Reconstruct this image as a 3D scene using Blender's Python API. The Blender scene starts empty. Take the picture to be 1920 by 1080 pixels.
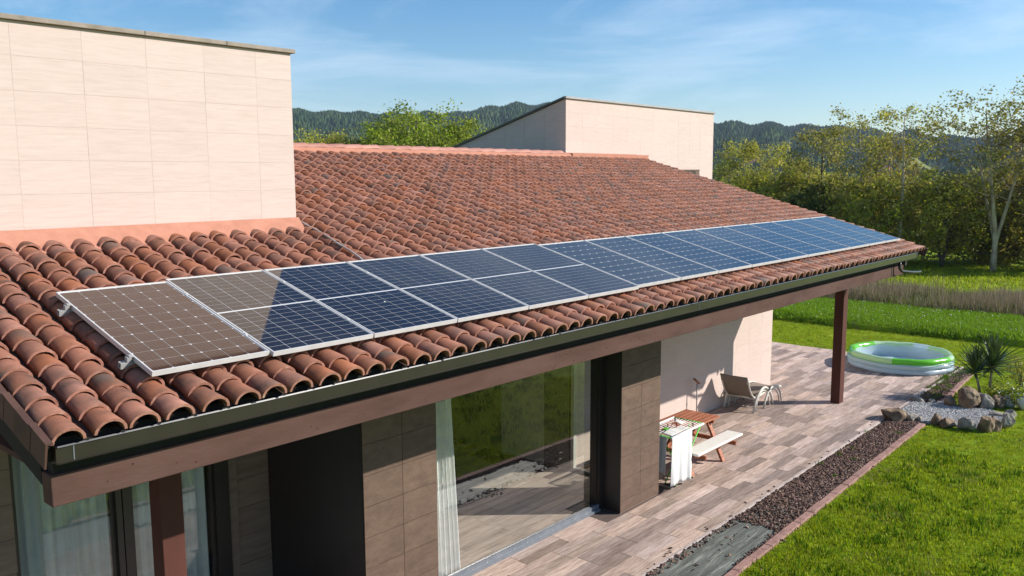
import bpy, bmesh, math, random
import numpy as np
from mathutils import Vector, Matrix
random.seed(7); np.random.seed(7)
PI = math.pi; R = math.radians
sc = bpy.context.scene
C = sc.collection

# ------------------------------------------------------------------ camera
cam = bpy.data.cameras.new('camera'); camo = bpy.data.objects.new('camera', cam); C.objects.link(camo)
cam.sensor_width = 36; cam.lens = 30.07; cam.clip_end = 6000; cam.clip_start = 0.05
yaw, pitch, roll = 0.7234, 0.1307, -0.0046
fw = Vector((math.cos(yaw)*math.cos(pitch), math.sin(yaw)*math.cos(pitch), -math.sin(pitch)))
r0 = Vector((math.sin(yaw), -math.cos(yaw), 0)); u0 = r0.cross(fw)
rr = math.cos(roll)*r0 + math.sin(roll)*u0; uu = -math.sin(roll)*r0 + math.cos(roll)*u0
M = Matrix((rr, uu, -fw)).transposed().to_4x4(); M.translation = Vector((-2.6975, -5.4889, 5.0506))
camo.matrix_world = M
sc.camera = camo

# ------------------------------------------------------------------ sky and sun
SUN = Vector((0.93, -1.0, 0.794)).normalized()
w = bpy.data.worlds.new("World"); sc.world = w; w.use_nodes = True
nt = w.node_tree; nt.nodes.clear()
def N(nt, t, **kw):
    n = nt.nodes.new(t)
    for k, v in kw.items(): setattr(n, k, v)
    return n
wo = N(nt, 'ShaderNodeOutputWorld'); bg = N(nt, 'ShaderNodeBackground')
sky = N(nt, 'ShaderNodeTexSky', sky_type='NISHITA', sun_disc=False)
sky.sun_elevation = math.asin(SUN.z); sky.sun_rotation = math.atan2(SUN.x, SUN.y)
sky.air_density = 1.0; sky.dust_density = 0.25; sky.ozone_density = 3.0; sky.altitude = 50
tc = N(nt, 'ShaderNodeTexCoord'); mp = N(nt, 'ShaderNodeMapping'); mp.inputs['Rotation'].default_value = (0.10, -0.06, R(41))
mp.inputs['Scale'].default_value = (1.3, 1.3, 7.0)
ns = N(nt, 'ShaderNodeTexNoise'); ns.inputs['Scale'].default_value = 1.7; ns.inputs['Detail'].default_value = 9; ns.inputs['Roughness'].default_value = 0.62; ns.inputs['Distortion'].default_value = 0.7
cr = N(nt, 'ShaderNodeValToRGB'); cr.color_ramp.elements[0].position = 0.47; cr.color_ramp.elements[1].position = 0.80
cr.color_ramp.elements[1].color = (0.62, 0.62, 0.62, 1)
mx = N(nt, 'ShaderNodeMix', data_type='RGBA', blend_type='MIX')
L = nt.links.new
L(tc.outputs['Generated'], mp.inputs['Vector']); L(mp.outputs[0], ns.inputs['Vector']); L(ns.outputs[0], cr.inputs[0])
hsv = N(nt, 'ShaderNodeHueSaturation'); hsv.inputs['Saturation'].default_value = 1.30; L(sky.outputs[0], hsv.inputs['Color'])
L(cr.outputs[0], mx.inputs['Factor']); L(hsv.outputs[0], mx.inputs['A']); mx.inputs['B'].default_value = (6.4, 7.4, 8.6, 1)
L(mx.outputs['Result'], bg.inputs['Color']); bg.inputs['Strength'].default_value = 0.104
L(bg.outputs[0], wo.inputs['Surface'])
sl = bpy.data.lights.new('sun', 'SUN'); so = bpy.data.objects.new('sun', sl); C.objects.link(so)
sl.energy = 5.0; sl.angle = R(0.55); sl.color = (1.0, 0.95, 0.87)
so.rotation_euler = SUN.to_track_quat('Z', 'Y').to_euler(); so.location = SUN*60
vs = sc.view_settings; vs.view_transform = 'Standard'; vs.look = 'None'; vs.gamma = 1; vs.use_curve_mapping = False; vs.exposure = 0.5
sc.cycles.max_bounces = 6; sc.cycles.diffuse_bounces = 3; sc.cycles.glossy_bounces = 3; sc.cycles.transparent_max_bounces = 12
sc.cycles.transmission_bounces = 3; sc.cycles.caustics_reflective = False; sc.cycles.caustics_refractive = False
sc.cycles.volume_bounces = 0; sc.cycles.sample_clamp_indirect = 4

# ------------------------------------------------------------------ helpers
class MB:
    def __init__(s): s.v = []; s.f = []
    def add(s, vs, fs):
        n = len(s.v); s.v += [tuple(v) for v in vs]; s.f += [tuple(i+n for i in f) for f in fs]; return s
    def box(s, x0, x1, y0, y1, z0, z1):
        return s.add([(x0,y0,z0),(x1,y0,z0),(x1,y1,z0),(x0,y1,z0),(x0,y0,z1),(x1,y0,z1),(x1,y1,z1),(x0,y1,z1)],
                     [(0,3,2,1),(4,5,6,7),(0,1,5,4),(1,2,6,5),(2,3,7,6),(3,0,4,7)])
    def obox(s, p, ax, ay, az):  # corner + edge vectors
        p, ax, ay, az = map(Vector, (p, ax, ay, az))
        return s.add([p, p+ax, p+ax+ay, p+ay, p+az, p+ax+az, p+ax+ay+az, p+ay+az],
                     [(0,3,2,1),(4,5,6,7),(0,1,5,4),(1,2,6,5),(2,3,7,6),(3,0,4,7)])
    def bar(s, a, b, wd, h, up=(0,0,1)):
        a, b = Vector(a), Vector(b); d = (b-a); sd = d.cross(Vector(up)).normalized()*wd; uv = sd.cross(d).normalized()*h
        return s.obox(a-sd/2-uv/2, d, sd, uv)
    def tube(s, pts, rad, n=6, cap=True):
        pts = [Vector(p) for p in pts]; rad = rad if isinstance(rad, (list, tuple)) else [rad]*len(pts)
        rings = []; ref = None
        for i, p in enumerate(pts):
            d = (pts[min(i+1, len(pts)-1)]-pts[max(i-1, 0)]).normalized()
            if ref is None: ref = d.cross(Vector((0.3, 0.2, 1)) if abs(d.z) < .9 else Vector((1, 0.1, 0))).normalized()
            ref = (ref - d*ref.dot(d)).normalized(); b = d.cross(ref)
            rings.append([p+(ref*math.cos(2*PI*k/n)+b*math.sin(2*PI*k/n))*rad[i] for k in range(n)])
        vs = [v for r in rings for v in r]; fs = []
        for i in range(len(pts)-1):
            for k in range(n):
                k2 = (k+1) % n; fs.append((i*n+k, i*n+k2, (i+1)*n+k2, (i+1)*n+k))
        if cap: fs.append(tuple(range(n))[::-1]); fs.append(tuple((len(pts)-1)*n+k for k in range(n)))
        return s.add(vs, fs)
    def prism(s, poly, z0, z1):  # poly in xy
        n = len(poly)
        return s.add([(x,y,z0) for x,y in poly]+[(x,y,z1) for x,y in poly],
                     [tuple(range(n))[::-1], tuple(range(n,2*n))]+[(i,(i+1)%n,(i+1)%n+n,i+n) for i in range(n)])
    def xprism(s, poly, x0, x1):  # poly in yz
        n = len(poly)
        return s.add([(x0,y,z) for y,z in poly]+[(x1,y,z) for y,z in poly],
                     [tuple(range(n)), tuple(range(n,2*n))[::-1]]+[(i,i+n,(i+1)%n+n,(i+1)%n) for i in range(n)])
    def mesh(s, name, smooth=False, recalc=True):
        me = bpy.data.meshes.new(name); me.from_pydata(s.v, [], s.f); me.update()
        if recalc:
            bm = bmesh.new(); bm.from_mesh(me); bmesh.ops.recalc_face_normals(bm, faces=bm.faces); bm.to_mesh(me); bm.free()
        if smooth: me.shade_smooth() if hasattr(me, 'shade_smooth') else me.polygons.foreach_set('use_smooth', [True]*len(me.polygons))
        return me
    def build(s, name, mat, parent=None, smooth=False, bevel=0, loc=None):
        o = bpy.data.objects.new(name, s.mesh(name, smooth)); o.data.materials.append(mat); C.objects.link(o)
        if parent: o.parent = parent
        if loc: o.location = loc
        if bevel:
            b = o.modifiers.new('bevel', 'BEVEL'); b.width = bevel; b.segments = 2; b.limit_method = 'ANGLE'
        return o
def tag(o, label=None, cat=None, group=None, kind=None):
    if label: o['label'] = label
    if cat: o['category'] = cat
    if group: o['group'] = group
    if kind: o['kind'] = kind
    return o
def empty(name, loc=(0,0,0), rz=0, label=None, cat=None, group=None):
    o = bpy.data.objects.new(name, None); C.objects.link(o); o.location = loc; o.rotation_euler = (0,0,rz); o.empty_display_size = .2
    return tag(o, label, cat, group)
def inst(me, name, parent=None, loc=(0,0,0), rot=(0,0,0), scl=(1,1,1)):
    o = bpy.data.objects.new(name, me); C.objects.link(o); o.location = loc; o.rotation_euler = rot; o.scale = scl
    if parent: o.parent = parent
    return o
def npmesh(name, verts, faces_n, mat, attr=None, parent=None, smooth=False):
    """verts (N,3); faces all with faces_n corners in order"""
    me = bpy.data.meshes.new(name); nv = len(verts); nf = nv//faces_n
    me.vertices.add(nv); me.vertices.foreach_set('co', np.asarray(verts, np.float32).ravel())
    me.loops.add(nv); me.loops.foreach_set('vertex_index', np.arange(nv, dtype=np.int32))
    me.polygons.add(nf); me.polygons.foreach_set('loop_start', np.arange(nf, dtype=np.int32)*faces_n)
    me.polygons.foreach_set('loop_total', np.full(nf, faces_n, np.int32))
    if attr is not None:
        a = me.attributes.new('rnd', 'FLOAT', 'FACE'); a.data.foreach_set('value', np.asarray(attr, np.float32))
    me.update(); me.validate()
    me.materials.append(mat); o = bpy.data.objects.new(name, me); C.objects.link(o)
    if parent: o.parent = parent
    return o
def joined(name, proto_v, proto_f, mats44, mat, parent=None, attr=None, smooth=False):
    """many copies of a small mesh joined in one; mats44 (K,4,4)"""
    pv = np.hstack([np.asarray(proto_v, float), np.ones((len(proto_v), 1))]); K = len(mats44)
    V = np.einsum('kij,nj->kni', np.asarray(mats44), pv)[:, :, :3].reshape(-1, 3)
    me = bpy.data.meshes.new(name); n = len(proto_v)
    lt = np.array([len(f) for f in proto_f]); li = np.concatenate([np.array(f) for f in proto_f])
    LI = (np.arange(K)[:, None]*n+li[None]).ravel(); LT = np.tile(lt, K); LS = np.concatenate([[0], np.cumsum(LT)[:-1]])
    me.vertices.add(len(V)); me.vertices.foreach_set('co', V.astype(np.float32).ravel())
    me.loops.add(len(LI)); me.loops.foreach_set('vertex_index', LI.astype(np.int32))
    me.polygons.add(len(LT)); me.polygons.foreach_set('loop_start', LS.astype(np.int32)); me.polygons.foreach_set('loop_total', LT.astype(np.int32))
    if attr is None: attr = np.random.rand(K)
    a = me.attributes.new('rnd', 'FLOAT', 'FACE'); a.data.foreach_set('value', np.repeat(attr, len(proto_f)).astype(np.float32))
    me.polygons.foreach_set('use_smooth', np.full(len(LT), smooth, bool))
    me.update(); me.validate(); me.materials.append(mat)
    o = bpy.data.objects.new(name, me); C.objects.link(o)
    if parent: o.parent = parent
    return o
def m44(loc, rot=(0,0,0), s=(1,1,1)):
    from mathutils import Euler
    return np.array(Matrix.Translation(loc) @ Euler(rot).to_matrix().to_4x4() @ Matrix.Diagonal((*s, 1)))

# ------------------------------------------------------------------ materials
def lin(r, g, b):
    f = lambda c: (c/255/12.92) if c/255 <= .04045 else ((c/255+.055)/1.055)**2.4
    return (f(r), f(g), f(b), 1)
def mat(name, cols, rough=.7, scale=5, detail=5, stretch=(1,1,1), bump=0, bscale=None, per=0.0, metal=0, spec=.4, pos=(.3,.7),
        space='Object', noise_rough=.6, bdist=.02, transl=0, coat=0, scale2=None, mix2=0.0, col2=None, hue=0.0, soft=0):
    """cols: list of colours laid over a noise; per: brightness change from piece to piece"""
    m = bpy.data.materials.new(name); m.use_nodes = True; nt = m.node_tree; b = nt.nodes['Principled BSDF']; L = nt.links.new
    b.inputs['Roughness'].default_value = rough; b.inputs['Metallic'].default_value = metal; b.inputs['Specular IOR Level'].default_value = spec
    if coat: b.inputs['Coat Weight'].default_value = coat
    tc = N(nt, 'ShaderNodeTexCoord'); mp = N(nt, 'ShaderNodeMapping'); mp.inputs['Scale'].default_value = stretch
    L(tc.outputs[space], mp.inputs['Vector'])
    oi = N(nt, 'ShaderNodeObjectInfo'); at = N(nt, 'ShaderNodeAttribute', attribute_name='rnd')
    add = N(nt, 'ShaderNodeMath', operation='ADD'); L(oi.outputs['Random'], add.inputs[0]); L(at.outputs['Fac'], add.inputs[1])
    fr = N(nt, 'ShaderNodeMath', operation='FRACT'); L(add.outputs[0], fr.inputs[0])
    # shift the noise for every piece
    sh = N(nt, 'ShaderNodeVectorMath', operation='SCALE'); sh.inputs[0].default_value = (37.1, 51.7, 23.3); L(fr.outputs[0], sh.inputs['Scale'])
    av = N(nt, 'ShaderNodeVectorMath', operation='ADD'); L(mp.outputs[0], av.inputs[0])
    if per or hue: L(sh.outputs[0], av.inputs[1])
    no = N(nt, 'ShaderNodeTexNoise'); no.inputs['Scale'].default_value = scale; no.inputs['Detail'].default_value = detail; no.inputs['Roughness'].default_value = noise_rough
    L(av.outputs[0], no.inputs['Vector'])
    cr = N(nt, 'ShaderNodeValToRGB'); e = cr.color_ramp.elements
    e[0].position = pos[0]; e[0].color = cols[0]; e[1].position = pos[1]; e[1].color = cols[-1]
    for i, c in enumerate(cols[1:-1]):
        q = e.new(pos[0]+(pos[1]-pos[0])*(i+1)/(len(cols)-1)); q.color = c
    L(no.outputs[0], cr.inputs[0]); out = cr.outputs[0]
    if col2 is not None:
        n2 = N(nt, 'ShaderNodeTexNoise'); n2.inputs['Scale'].default_value = scale2; n2.inputs['Detail'].default_value = 4; L(av.outputs[0], n2.inputs['Vector'])
        c2 = N(nt, 'ShaderNodeValToRGB'); c2.color_ramp.elements[0].position = .62-mix2*.3; c2.color_ramp.elements[1].position = .70-mix2*.15; L(n2.outputs[0], c2.inputs[0])
        mm = N(nt, 'ShaderNodeMix', data_type='RGBA'); L(c2.outputs[0], mm.inputs['Factor']); L(out, mm.inputs['A']); mm.inputs['B'].default_value = col2; out = mm.outputs['Result']
    if per or hue:
        hs = N(nt, 'ShaderNodeHueSaturation'); mr = N(nt, 'ShaderNodeMapRange'); mr.inputs['To Min'].default_value = 1-per; mr.inputs['To Max'].default_value = 1+per
        L(fr.outputs[0], mr.inputs['Value']); L(mr.outputs[0], hs.inputs['Value']); L(out, hs.inputs['Color'])
        if hue:
            m2 = N(nt, 'ShaderNodeMath', operation='MULTIPLY'); m2.inputs[1].default_value = 7.31; L(fr.outputs[0], m2.inputs[0])
            f2 = N(nt, 'ShaderNodeMath', operation='FRACT'); L(m2.outputs[0], f2.inputs[0])
            mh = N(nt, 'ShaderNodeMapRange'); mh.inputs['To Min'].default_value = .5-hue; mh.inputs['To Max'].default_value = .5+hue; L(f2.outputs[0], mh.inputs['Value']); L(mh.outputs[0], hs.inputs['Hue'])
            ms = N(nt, 'ShaderNodeMapRange'); ms.inputs['To Min'].default_value = .88; ms.inputs['To Max'].default_value = 1.1; L(f2.outputs[0], ms.inputs['Value']); L(ms.outputs[0], hs.inputs['Saturation'])
        out = hs.outputs[0]
    L(out, b.inputs['Base Color'])
    if bump:
        bn = N(nt, 'ShaderNodeTexNoise'); bn.inputs['Scale'].default_value = bscale or scale*4; bn.inputs['Detail'].default_value = 6; L(av.outputs[0], bn.inputs['Vector'])
        bp = N(nt, 'ShaderNodeBump'); bp.inputs['Strength'].default_value = bump; bp.inputs['Distance'].default_value = bdist; L(bn.outputs[0], bp.inputs['Height']); L(bp.outputs[0], b.inputs['Normal'])
    if transl:
        tr = N(nt, 'ShaderNodeBsdfTranslucent'); L(out, tr.inputs['Color']); ms = N(nt, 'ShaderNodeMixShader'); ms.inputs[0].default_value = transl
        L(b.outputs[0], ms.inputs[1]); L(tr.outputs[0], ms.inputs[2]); L(ms.outputs[0], nt.nodes['Material Output'].inputs[0])
    if soft:   # blades and leaves are curved: let their shading normal lean upwards
        ge = N(nt, 'ShaderNodeNewGeometry'); vm_ = N(nt, 'ShaderNodeVectorMath', operation='MULTIPLY_ADD'); vm_.inputs[1].default_value = (1-soft,)*3; vm_.inputs[2].default_value = (0, 0, soft)
        L(ge.outputs['Normal'], vm_.inputs[0]); nz = N(nt, 'ShaderNodeVectorMath', operation='NORMALIZE'); L(vm_.outputs[0], nz.inputs[0]); L(nz.outputs[0], b.inputs['Normal'])
    return m
def rgb(r, g, b): return (r, g, b, 1)
M_tile = mat('terracotta', [rgb(.085,.045,.032), rgb(.195,.080,.048), rgb(.285,.110,.063), rgb(.335,.142,.088)], rough=.66, scale=3.2, detail=5, per=.12, hue=.002, bump=.3, bscale=60, bdist=.003, pos=(.28,.72), spec=.35, col2=rgb(.125,.085,.066), scale2=1.9, mix2=.05)
M_rim = mat('sunlit_weathered_tile_rim', [rgb(.15,.075,.05), rgb(.33,.145,.10), rgb(.40,.19,.14), rgb(.48,.36,.27)], rough=.8, scale=22, detail=4, per=.12, pos=(.25,.8))  # paler than the tile body: sun on the rims painted in, plus lichened wear
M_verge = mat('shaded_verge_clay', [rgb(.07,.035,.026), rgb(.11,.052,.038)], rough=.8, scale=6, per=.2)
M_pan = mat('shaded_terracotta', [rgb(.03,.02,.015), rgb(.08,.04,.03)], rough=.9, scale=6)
M_mortar = mat('coral_mortar', [rgb(.40,.175,.115), rgb(.50,.225,.15)], rough=.9, scale=7, bump=.4, bscale=40, bdist=.004)
M_ridge = mat('pale_terracotta', [rgb(.36,.155,.115), rgb(.50,.25,.19)], rough=.7, scale=3, per=.1, bump=.2, bscale=50, bdist=.003)
M_wall = mat('travertine_cladding', [rgb(.535,.42,.365), rgb(.585,.465,.41), rgb(.62,.50,.445)], rough=.75, scale=3.2, detail=10, stretch=(1,1,13), per=.02, bump=.15, bscale=12, bdist=.002, pos=(.3,.7), noise_rough=.7, spec=.25)
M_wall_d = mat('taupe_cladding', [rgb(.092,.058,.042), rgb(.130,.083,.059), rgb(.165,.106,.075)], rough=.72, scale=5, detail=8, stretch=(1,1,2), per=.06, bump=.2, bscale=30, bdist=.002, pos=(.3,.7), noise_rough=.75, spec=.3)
M_joint = mat('joint_grout', [rgb(.56,.445,.39), rgb(.60,.48,.42)], rough=.95)
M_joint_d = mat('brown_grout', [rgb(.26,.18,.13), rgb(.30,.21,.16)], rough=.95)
M_fascia = mat('brown_painted_render', [rgb(.070,.038,.030), rgb(.098,.053,.043), rgb(.115,.066,.055)], spec=.15, rough=.9, scale=1.1, detail=8, stretch=(1,1,4), bump=.35, bscale=18, bdist=.006, pos=(.3,.7))
M_post = mat('brown_painted_post', [rgb(.075,.027,.019), rgb(.105,.038,.028)], spec=.2, rough=.7, scale=4, stretch=(1,1,.3))
M_gutter = mat('dark_olive_metal', [rgb(.017,.013,.012), rgb(.026,.020,.018)], rough=.3, scale=3, metal=0, spec=.7, coat=.3)
M_dark = mat('black_void_board', [rgb(.012,.011,.010), rgb(.02,.018,.016)], rough=.9)
M_darkmetal = mat('dark_bronze_metal', [rgb(.016,.013,.012), rgb(.024,.02,.018)], rough=.35, spec=.6)
M_greymetal = mat('grey_anodised_metal', [rgb(.12,.135,.16), rgb(.18,.195,.22)], rough=.4, spec=.7, scale=8)
M_alu = mat('aluminium', [rgb(.56,.55,.54), rgb(.66,.65,.64)], rough=.42, metal=.15, scale=6)
M_coping = mat('stone_coping', [rgb(.20,.165,.125), rgb(.36,.30,.25)], rough=.85, scale=5, bump=.4, bscale=30, bdist=.004)
M_zinc = mat('zinc_coping', [rgb(.30,.29,.28), rgb(.38,.37,.36)], rough=.5, scale=5)
M_paver = mat('wood_look_paver', [rgb(.17,.12,.095), rgb(.32,.23,.19), rgb(.46,.35,.295), rgb(.61,.49,.42)], rough=.75, scale=3.2, detail=10, stretch=(.9,9,1), per=.40, hue=.006, bump=.2, bscale=8, bdist=.002, pos=(.27,.73), noise_rough=.72)
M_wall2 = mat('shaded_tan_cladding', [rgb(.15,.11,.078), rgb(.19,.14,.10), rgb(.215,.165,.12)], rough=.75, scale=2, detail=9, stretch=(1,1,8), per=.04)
M_conc = mat('concrete_edge', [rgb(.36,.29,.26), rgb(.54,.45,.41)], rough=.9, scale=10, bump=.4, bscale=40, bdist=.004)
M_base = mat('paver_bedding', [rgb(.09,.065,.055), rgb(.14,.10,.085)], rough=.95, scale=8)
M_kerb = mat('brick_red_kerb', [rgb(.20,.105,.085), rgb(.33,.185,.15), rgb(.38,.23,.19)], rough=.85, scale=9, bump=.5, bscale=30, bdist=.006, per=.12)
M_soil = mat('soil', [rgb(.035,.024,.018), rgb(.085,.06,.045)], rough=.95, scale=14, bump=.8, bscale=60, bdist=.02)
M_chip = mat('bark_chip', [rgb(.055,.026,.018), rgb(.15,.082,.058), rgb(.32,.235,.19)], rough=.85, scale=9, per=.6, hue=.01)
M_membrane = mat('weed_membrane', [rgb(.085,.09,.075), rgb(.16,.17,.145), rgb(.40,.40,.35)], rough=.55, scale=1.6, detail=7, stretch=(1,9,1), bump=.7, bscale=5, bdist=.02, pos=(.32,.78), col2=rgb(.10,.075,.05), scale2=5, mix2=.05)
M_gravel = mat('white_gravel', [rgb(.30,.29,.28), rgb(.52,.51,.50), rgb(.68,.67,.65)], rough=.85, scale=3, per=.3)
M_gravelbase = mat('gravel_bed', [rgb(.22,.21,.20), rgb(.42,.41,.40)], rough=.9, scale=60, detail=3, bump=.8, bscale=80, bdist=.01)
M_rock = mat('brown_rock', [rgb(.07,.046,.03), rgb(.25,.17,.105), rgb(.44,.32,.21)], rough=.88, scale=3.5, detail=8, bump=.8, bscale=9, bdist=.03, pos=(.3,.72), col2=rgb(.09,.10,.03), scale2=4, mix2=.05)
M_rockg = mat('grey_rock', [rgb(.11,.095,.08), rgb(.31,.275,.23), rgb(.50,.46,.40)], rough=.88, scale=4, detail=8, bump=.8, bscale=9, bdist=.03, pos=(.3,.72))
M_rockw = mat('white_rock', [rgb(.35,.33,.30), rgb(.62,.60,.56), rgb(.75,.73,.70)], rough=.85, scale=4, detail=8, bump=.8, bscale=9, bdist=.03)
M_lawn = mat('lawn_ground', [rgb(.09,.15,.008), rgb(.18,.28,.010), rgb(.30,.34,.03)], rough=.95, scale=1.2, detail=9, bump=.8, bscale=50, bdist=.03, pos=(.3,.72), col2=rgb(.13,.11,.05), scale2=1.3, mix2=-.02, spec=.1)
M_meadow = mat('meadow_ground', [rgb(.12,.20,.010), rgb(.20,.30,.016), rgb(.28,.32,.04)], rough=.95, scale=.12, detail=10, bump=.6, bscale=8, bdist=.06, spec=.1)
M_grass = mat('grass_blade', [rgb(.17,.29,.006), rgb(.33,.47,.008), rgb(.47,.53,.02), rgb(.50,.47,.07)], rough=.9, scale=1.6, detail=8, pos=(.28,.74), per=.33, hue=.015, transl=.3, spec=.02, soft=.85)
M_grass2 = mat('clover_blade', [rgb(.17,.33,.008), rgb(.23,.42,.010), rgb(.31,.46,.02)], rough=.7, scale=.7, detail=4, per=.33, hue=.012, transl=.3, spec=.08, soft=.75)
M_flower = mat('white_flower', [rgb(.75,.78,.65), rgb(.8,.8,.75)], rough=.7)
M_straw = mat('dry_stalk', [rgb(.17,.13,.075), rgb(.32,.25,.16), rgb(.50,.42,.31)], rough=.85, scale=.25, detail=4, per=.35, transl=.2, spec=.1)
M_bark = mat('pale_bark', [rgb(.16,.12,.075), rgb(.42,.34,.24), rgb(.58,.50,.38)], rough=.9, scale=3, detail=6, stretch=(1,1,.4), bump=.5, bscale=12, bdist=.02)
M_barkd = mat('dark_bark', [rgb(.05,.04,.03), rgb(.13,.10,.075)], rough=.95, scale=4, bump=.4, bscale=12, bdist=.02)
def leafm(name, a, b, c): return mat(name, [a, b, c], rough=.5, scale=.5, detail=3, per=.45, hue=.022, transl=.45, spec=.2, soft=.35)
M_leaf = leafm('olive_leaf', rgb(.17,.17,.025), rgb(.28,.26,.04), rgb(.42,.35,.07))
M_leafy = leafm('yellow_green_leaf', rgb(.25,.25,.026), rgb(.39,.37,.045), rgb(.55,.47,.085))
M_leafb = leafm('bright_green_leaf', rgb(.15,.20,.014), rgb(.25,.31,.024), rgb(.40,.42,.04))
M_leafd = leafm('dark_green_leaf', rgb(.06,.08,.014), rgb(.12,.14,.02), rgb(.19,.20,.035))
M_leafr = leafm('russet_leaf', rgb(.16,.135,.02), rgb(.25,.20,.035), rgb(.36,.25,.05))
M_yucca = mat('yucca_leaf', [rgb(.045,.08,.02), rgb(.09,.14,.035), rgb(.16,.21,.06)], rough=.35, scale=3, per=.35, spec=.6)
M_forest = mat('pine_wood', [rgb(.020,.042,.018), rgb(.038,.068,.024), rgb(.07,.10,.03)], rough=.95, scale=.01, per=.45, spec=.05)
M_hill = mat('hill_ground', [rgb(.02,.036,.016), rgb(.04,.06,.022)], rough=.95, scale=.01, detail=8, spec=.05)
M_white = mat('white_fabric', [rgb(.74,.72,.69), rgb(.80,.79,.76)], rough=.9, scale=6, bump=.2, bscale=20, bdist=.01, transl=.12)
M_cushion = mat('cream_cushion', [rgb(.70,.66,.60), rgb(.78,.74,.68)], rough=.95, scale=20, bump=.3, bscale=60, bdist=.006)
M_wood = mat('red_brown_wood', [rgb(.22,.07,.035), rgb(.36,.125,.065), rgb(.44,.17,.09)], rough=.6, scale=3, detail=6, stretch=(1,10,10), per=.1)
M_green = mat('lime_green_paint', [rgb(.10,.52,.05), rgb(.13,.58,.06)], rough=.4)
M_whitep = mat('white_plastic', [rgb(.72,.72,.70), rgb(.78,.78,.77)], rough=.35)
M_sling = mat('taupe_sling_fabric', [rgb(.20,.165,.13), rgb(.25,.21,.17)], rough=.85, scale=8, stretch=(1,1,20))
M_resin = mat('cream_resin_frame', [rgb(.56,.53,.47), rgb(.64,.61,.55)], rough=.45)
M_cable = mat('grey_cable', [rgb(.38,.37,.36), rgb(.46,.45,.44)], rough=.6)
M_curt = mat('sheer_curtain', [rgb(.80,.80,.78), rgb(.88,.88,.86)], rough=.9, scale=3, transl=.15)
M_curtg = mat('grey_curtain', [rgb(.55,.57,.57), rgb(.68,.70,.70)], rough=.9, scale=3)
M_floor = mat('interior_floor', [rgb(.26,.20,.165), rgb(.44,.35,.30), rgb(.58,.49,.43)], rough=.4, scale=1.2, detail=8, stretch=(1.2,10,1), per=.15, pos=(.25,.75))
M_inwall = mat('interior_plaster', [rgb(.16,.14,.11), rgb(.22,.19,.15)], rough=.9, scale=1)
def simple(name, col, rough, metal=0, ior=1.5, coat=0, tint=None):
    m = bpy.data.materials.new(name); m.use_nodes = True; b = m.node_tree.nodes['Principled BSDF']
    b.inputs['Base Color'].default_value = col; b.inputs['Roughness'].default_value = rough; b.inputs['Metallic'].default_value = metal; b.inputs['IOR'].default_value = ior
    b.inputs['Coat Weight'].default_value = coat
    return m
def cellmat(name, base, line, n, ior, hue=0):
    """photovoltaic cell: silver fingers and bus bars printed on silicon, under polished glass"""
    m = bpy.data.materials.new(name); m.use_nodes = True; nt = m.node_tree; b = nt.nodes['Principled BSDF']; L = nt.links.new
    tc = N(nt, 'ShaderNodeTexCoord'); sp = N(nt, 'ShaderNodeSeparateXYZ'); L(tc.outputs['UV'], sp.inputs[0])
    mu = N(nt, 'ShaderNodeMath', operation='MULTIPLY'); mu.inputs[1].default_value = n; L(sp.outputs[0], mu.inputs[0])
    fr = N(nt, 'ShaderNodeMath', operation='FRACT'); L(mu.outputs[0], fr.inputs[0])
    sb = N(nt, 'ShaderNodeMath', operation='SUBTRACT'); sb.inputs[1].default_value = .5; L(fr.outputs[0], sb.inputs[0])
    ab = N(nt, 'ShaderNodeMath', operation='ABSOLUTE'); L(sb.outputs[0], ab.inputs[0])
    lt = N(nt, 'ShaderNodeMath', operation='LESS_THAN'); lt.inputs[1].default_value = .035; L(ab.outputs[0], lt.inputs[0])
    no = N(nt, 'ShaderNodeTexNoise'); no.inputs['Scale'].default_value = 2.0; L(tc.outputs['Object'], no.inputs['Vector'])
    mr = N(nt, 'ShaderNodeMapRange'); mr.inputs['To Min'].default_value = .8; mr.inputs['To Max'].default_value = 1.2; L(no.outputs[0], mr.inputs['Value'])
    hs = N(nt, 'ShaderNodeHueSaturation'); hs.inputs['Color'].default_value = base; L(mr.outputs[0], hs.inputs['Value'])
    mx = N(nt, 'ShaderNodeMix', data_type='RGBA'); L(lt.outputs[0], mx.inputs['Factor']); L(hs.outputs[0], mx.inputs['A']); mx.inputs['B'].default_value = line
    L(mx.outputs['Result'], b.inputs['Base Color']); dn = N(nt, 'ShaderNodeTexNoise'); dn.inputs['Scale'].default_value = 3.1; dn.inputs['Detail'].default_value = 6; L(tc.outputs['Object'], dn.inputs['Vector']); dr_ = N(nt, 'ShaderNodeMapRange'); dr_.inputs['From Min'].default_value = .35; dr_.inputs['From Max'].default_value = .7; dr_.inputs['To Min'].default_value = .03; dr_.inputs['To Max'].default_value = .11; L(dn.outputs[0], dr_.inputs['Value']); L(dr_.outputs[0], b.inputs['Roughness']); b.inputs['IOR'].default_value = ior
    return m
M_cell = cellmat('monocrystalline_cell', rgb(.006,.007,.012), rgb(.07,.072,.08), 5, 1.55)
M_cell1 = cellmat('brown_tinted_cell', rgb(.046,.018,.011), rgb(.10,.075,.062), 5, 1.52)
M_cellh = cellmat('half_cut_cell', rgb(.012,.008,.009), rgb(.022,.019,.02), 5, 1.62)
M_sheet = simple('white_backsheet_under_glass', rgb(.60,.59,.58), .08, ior=1.5)
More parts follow.
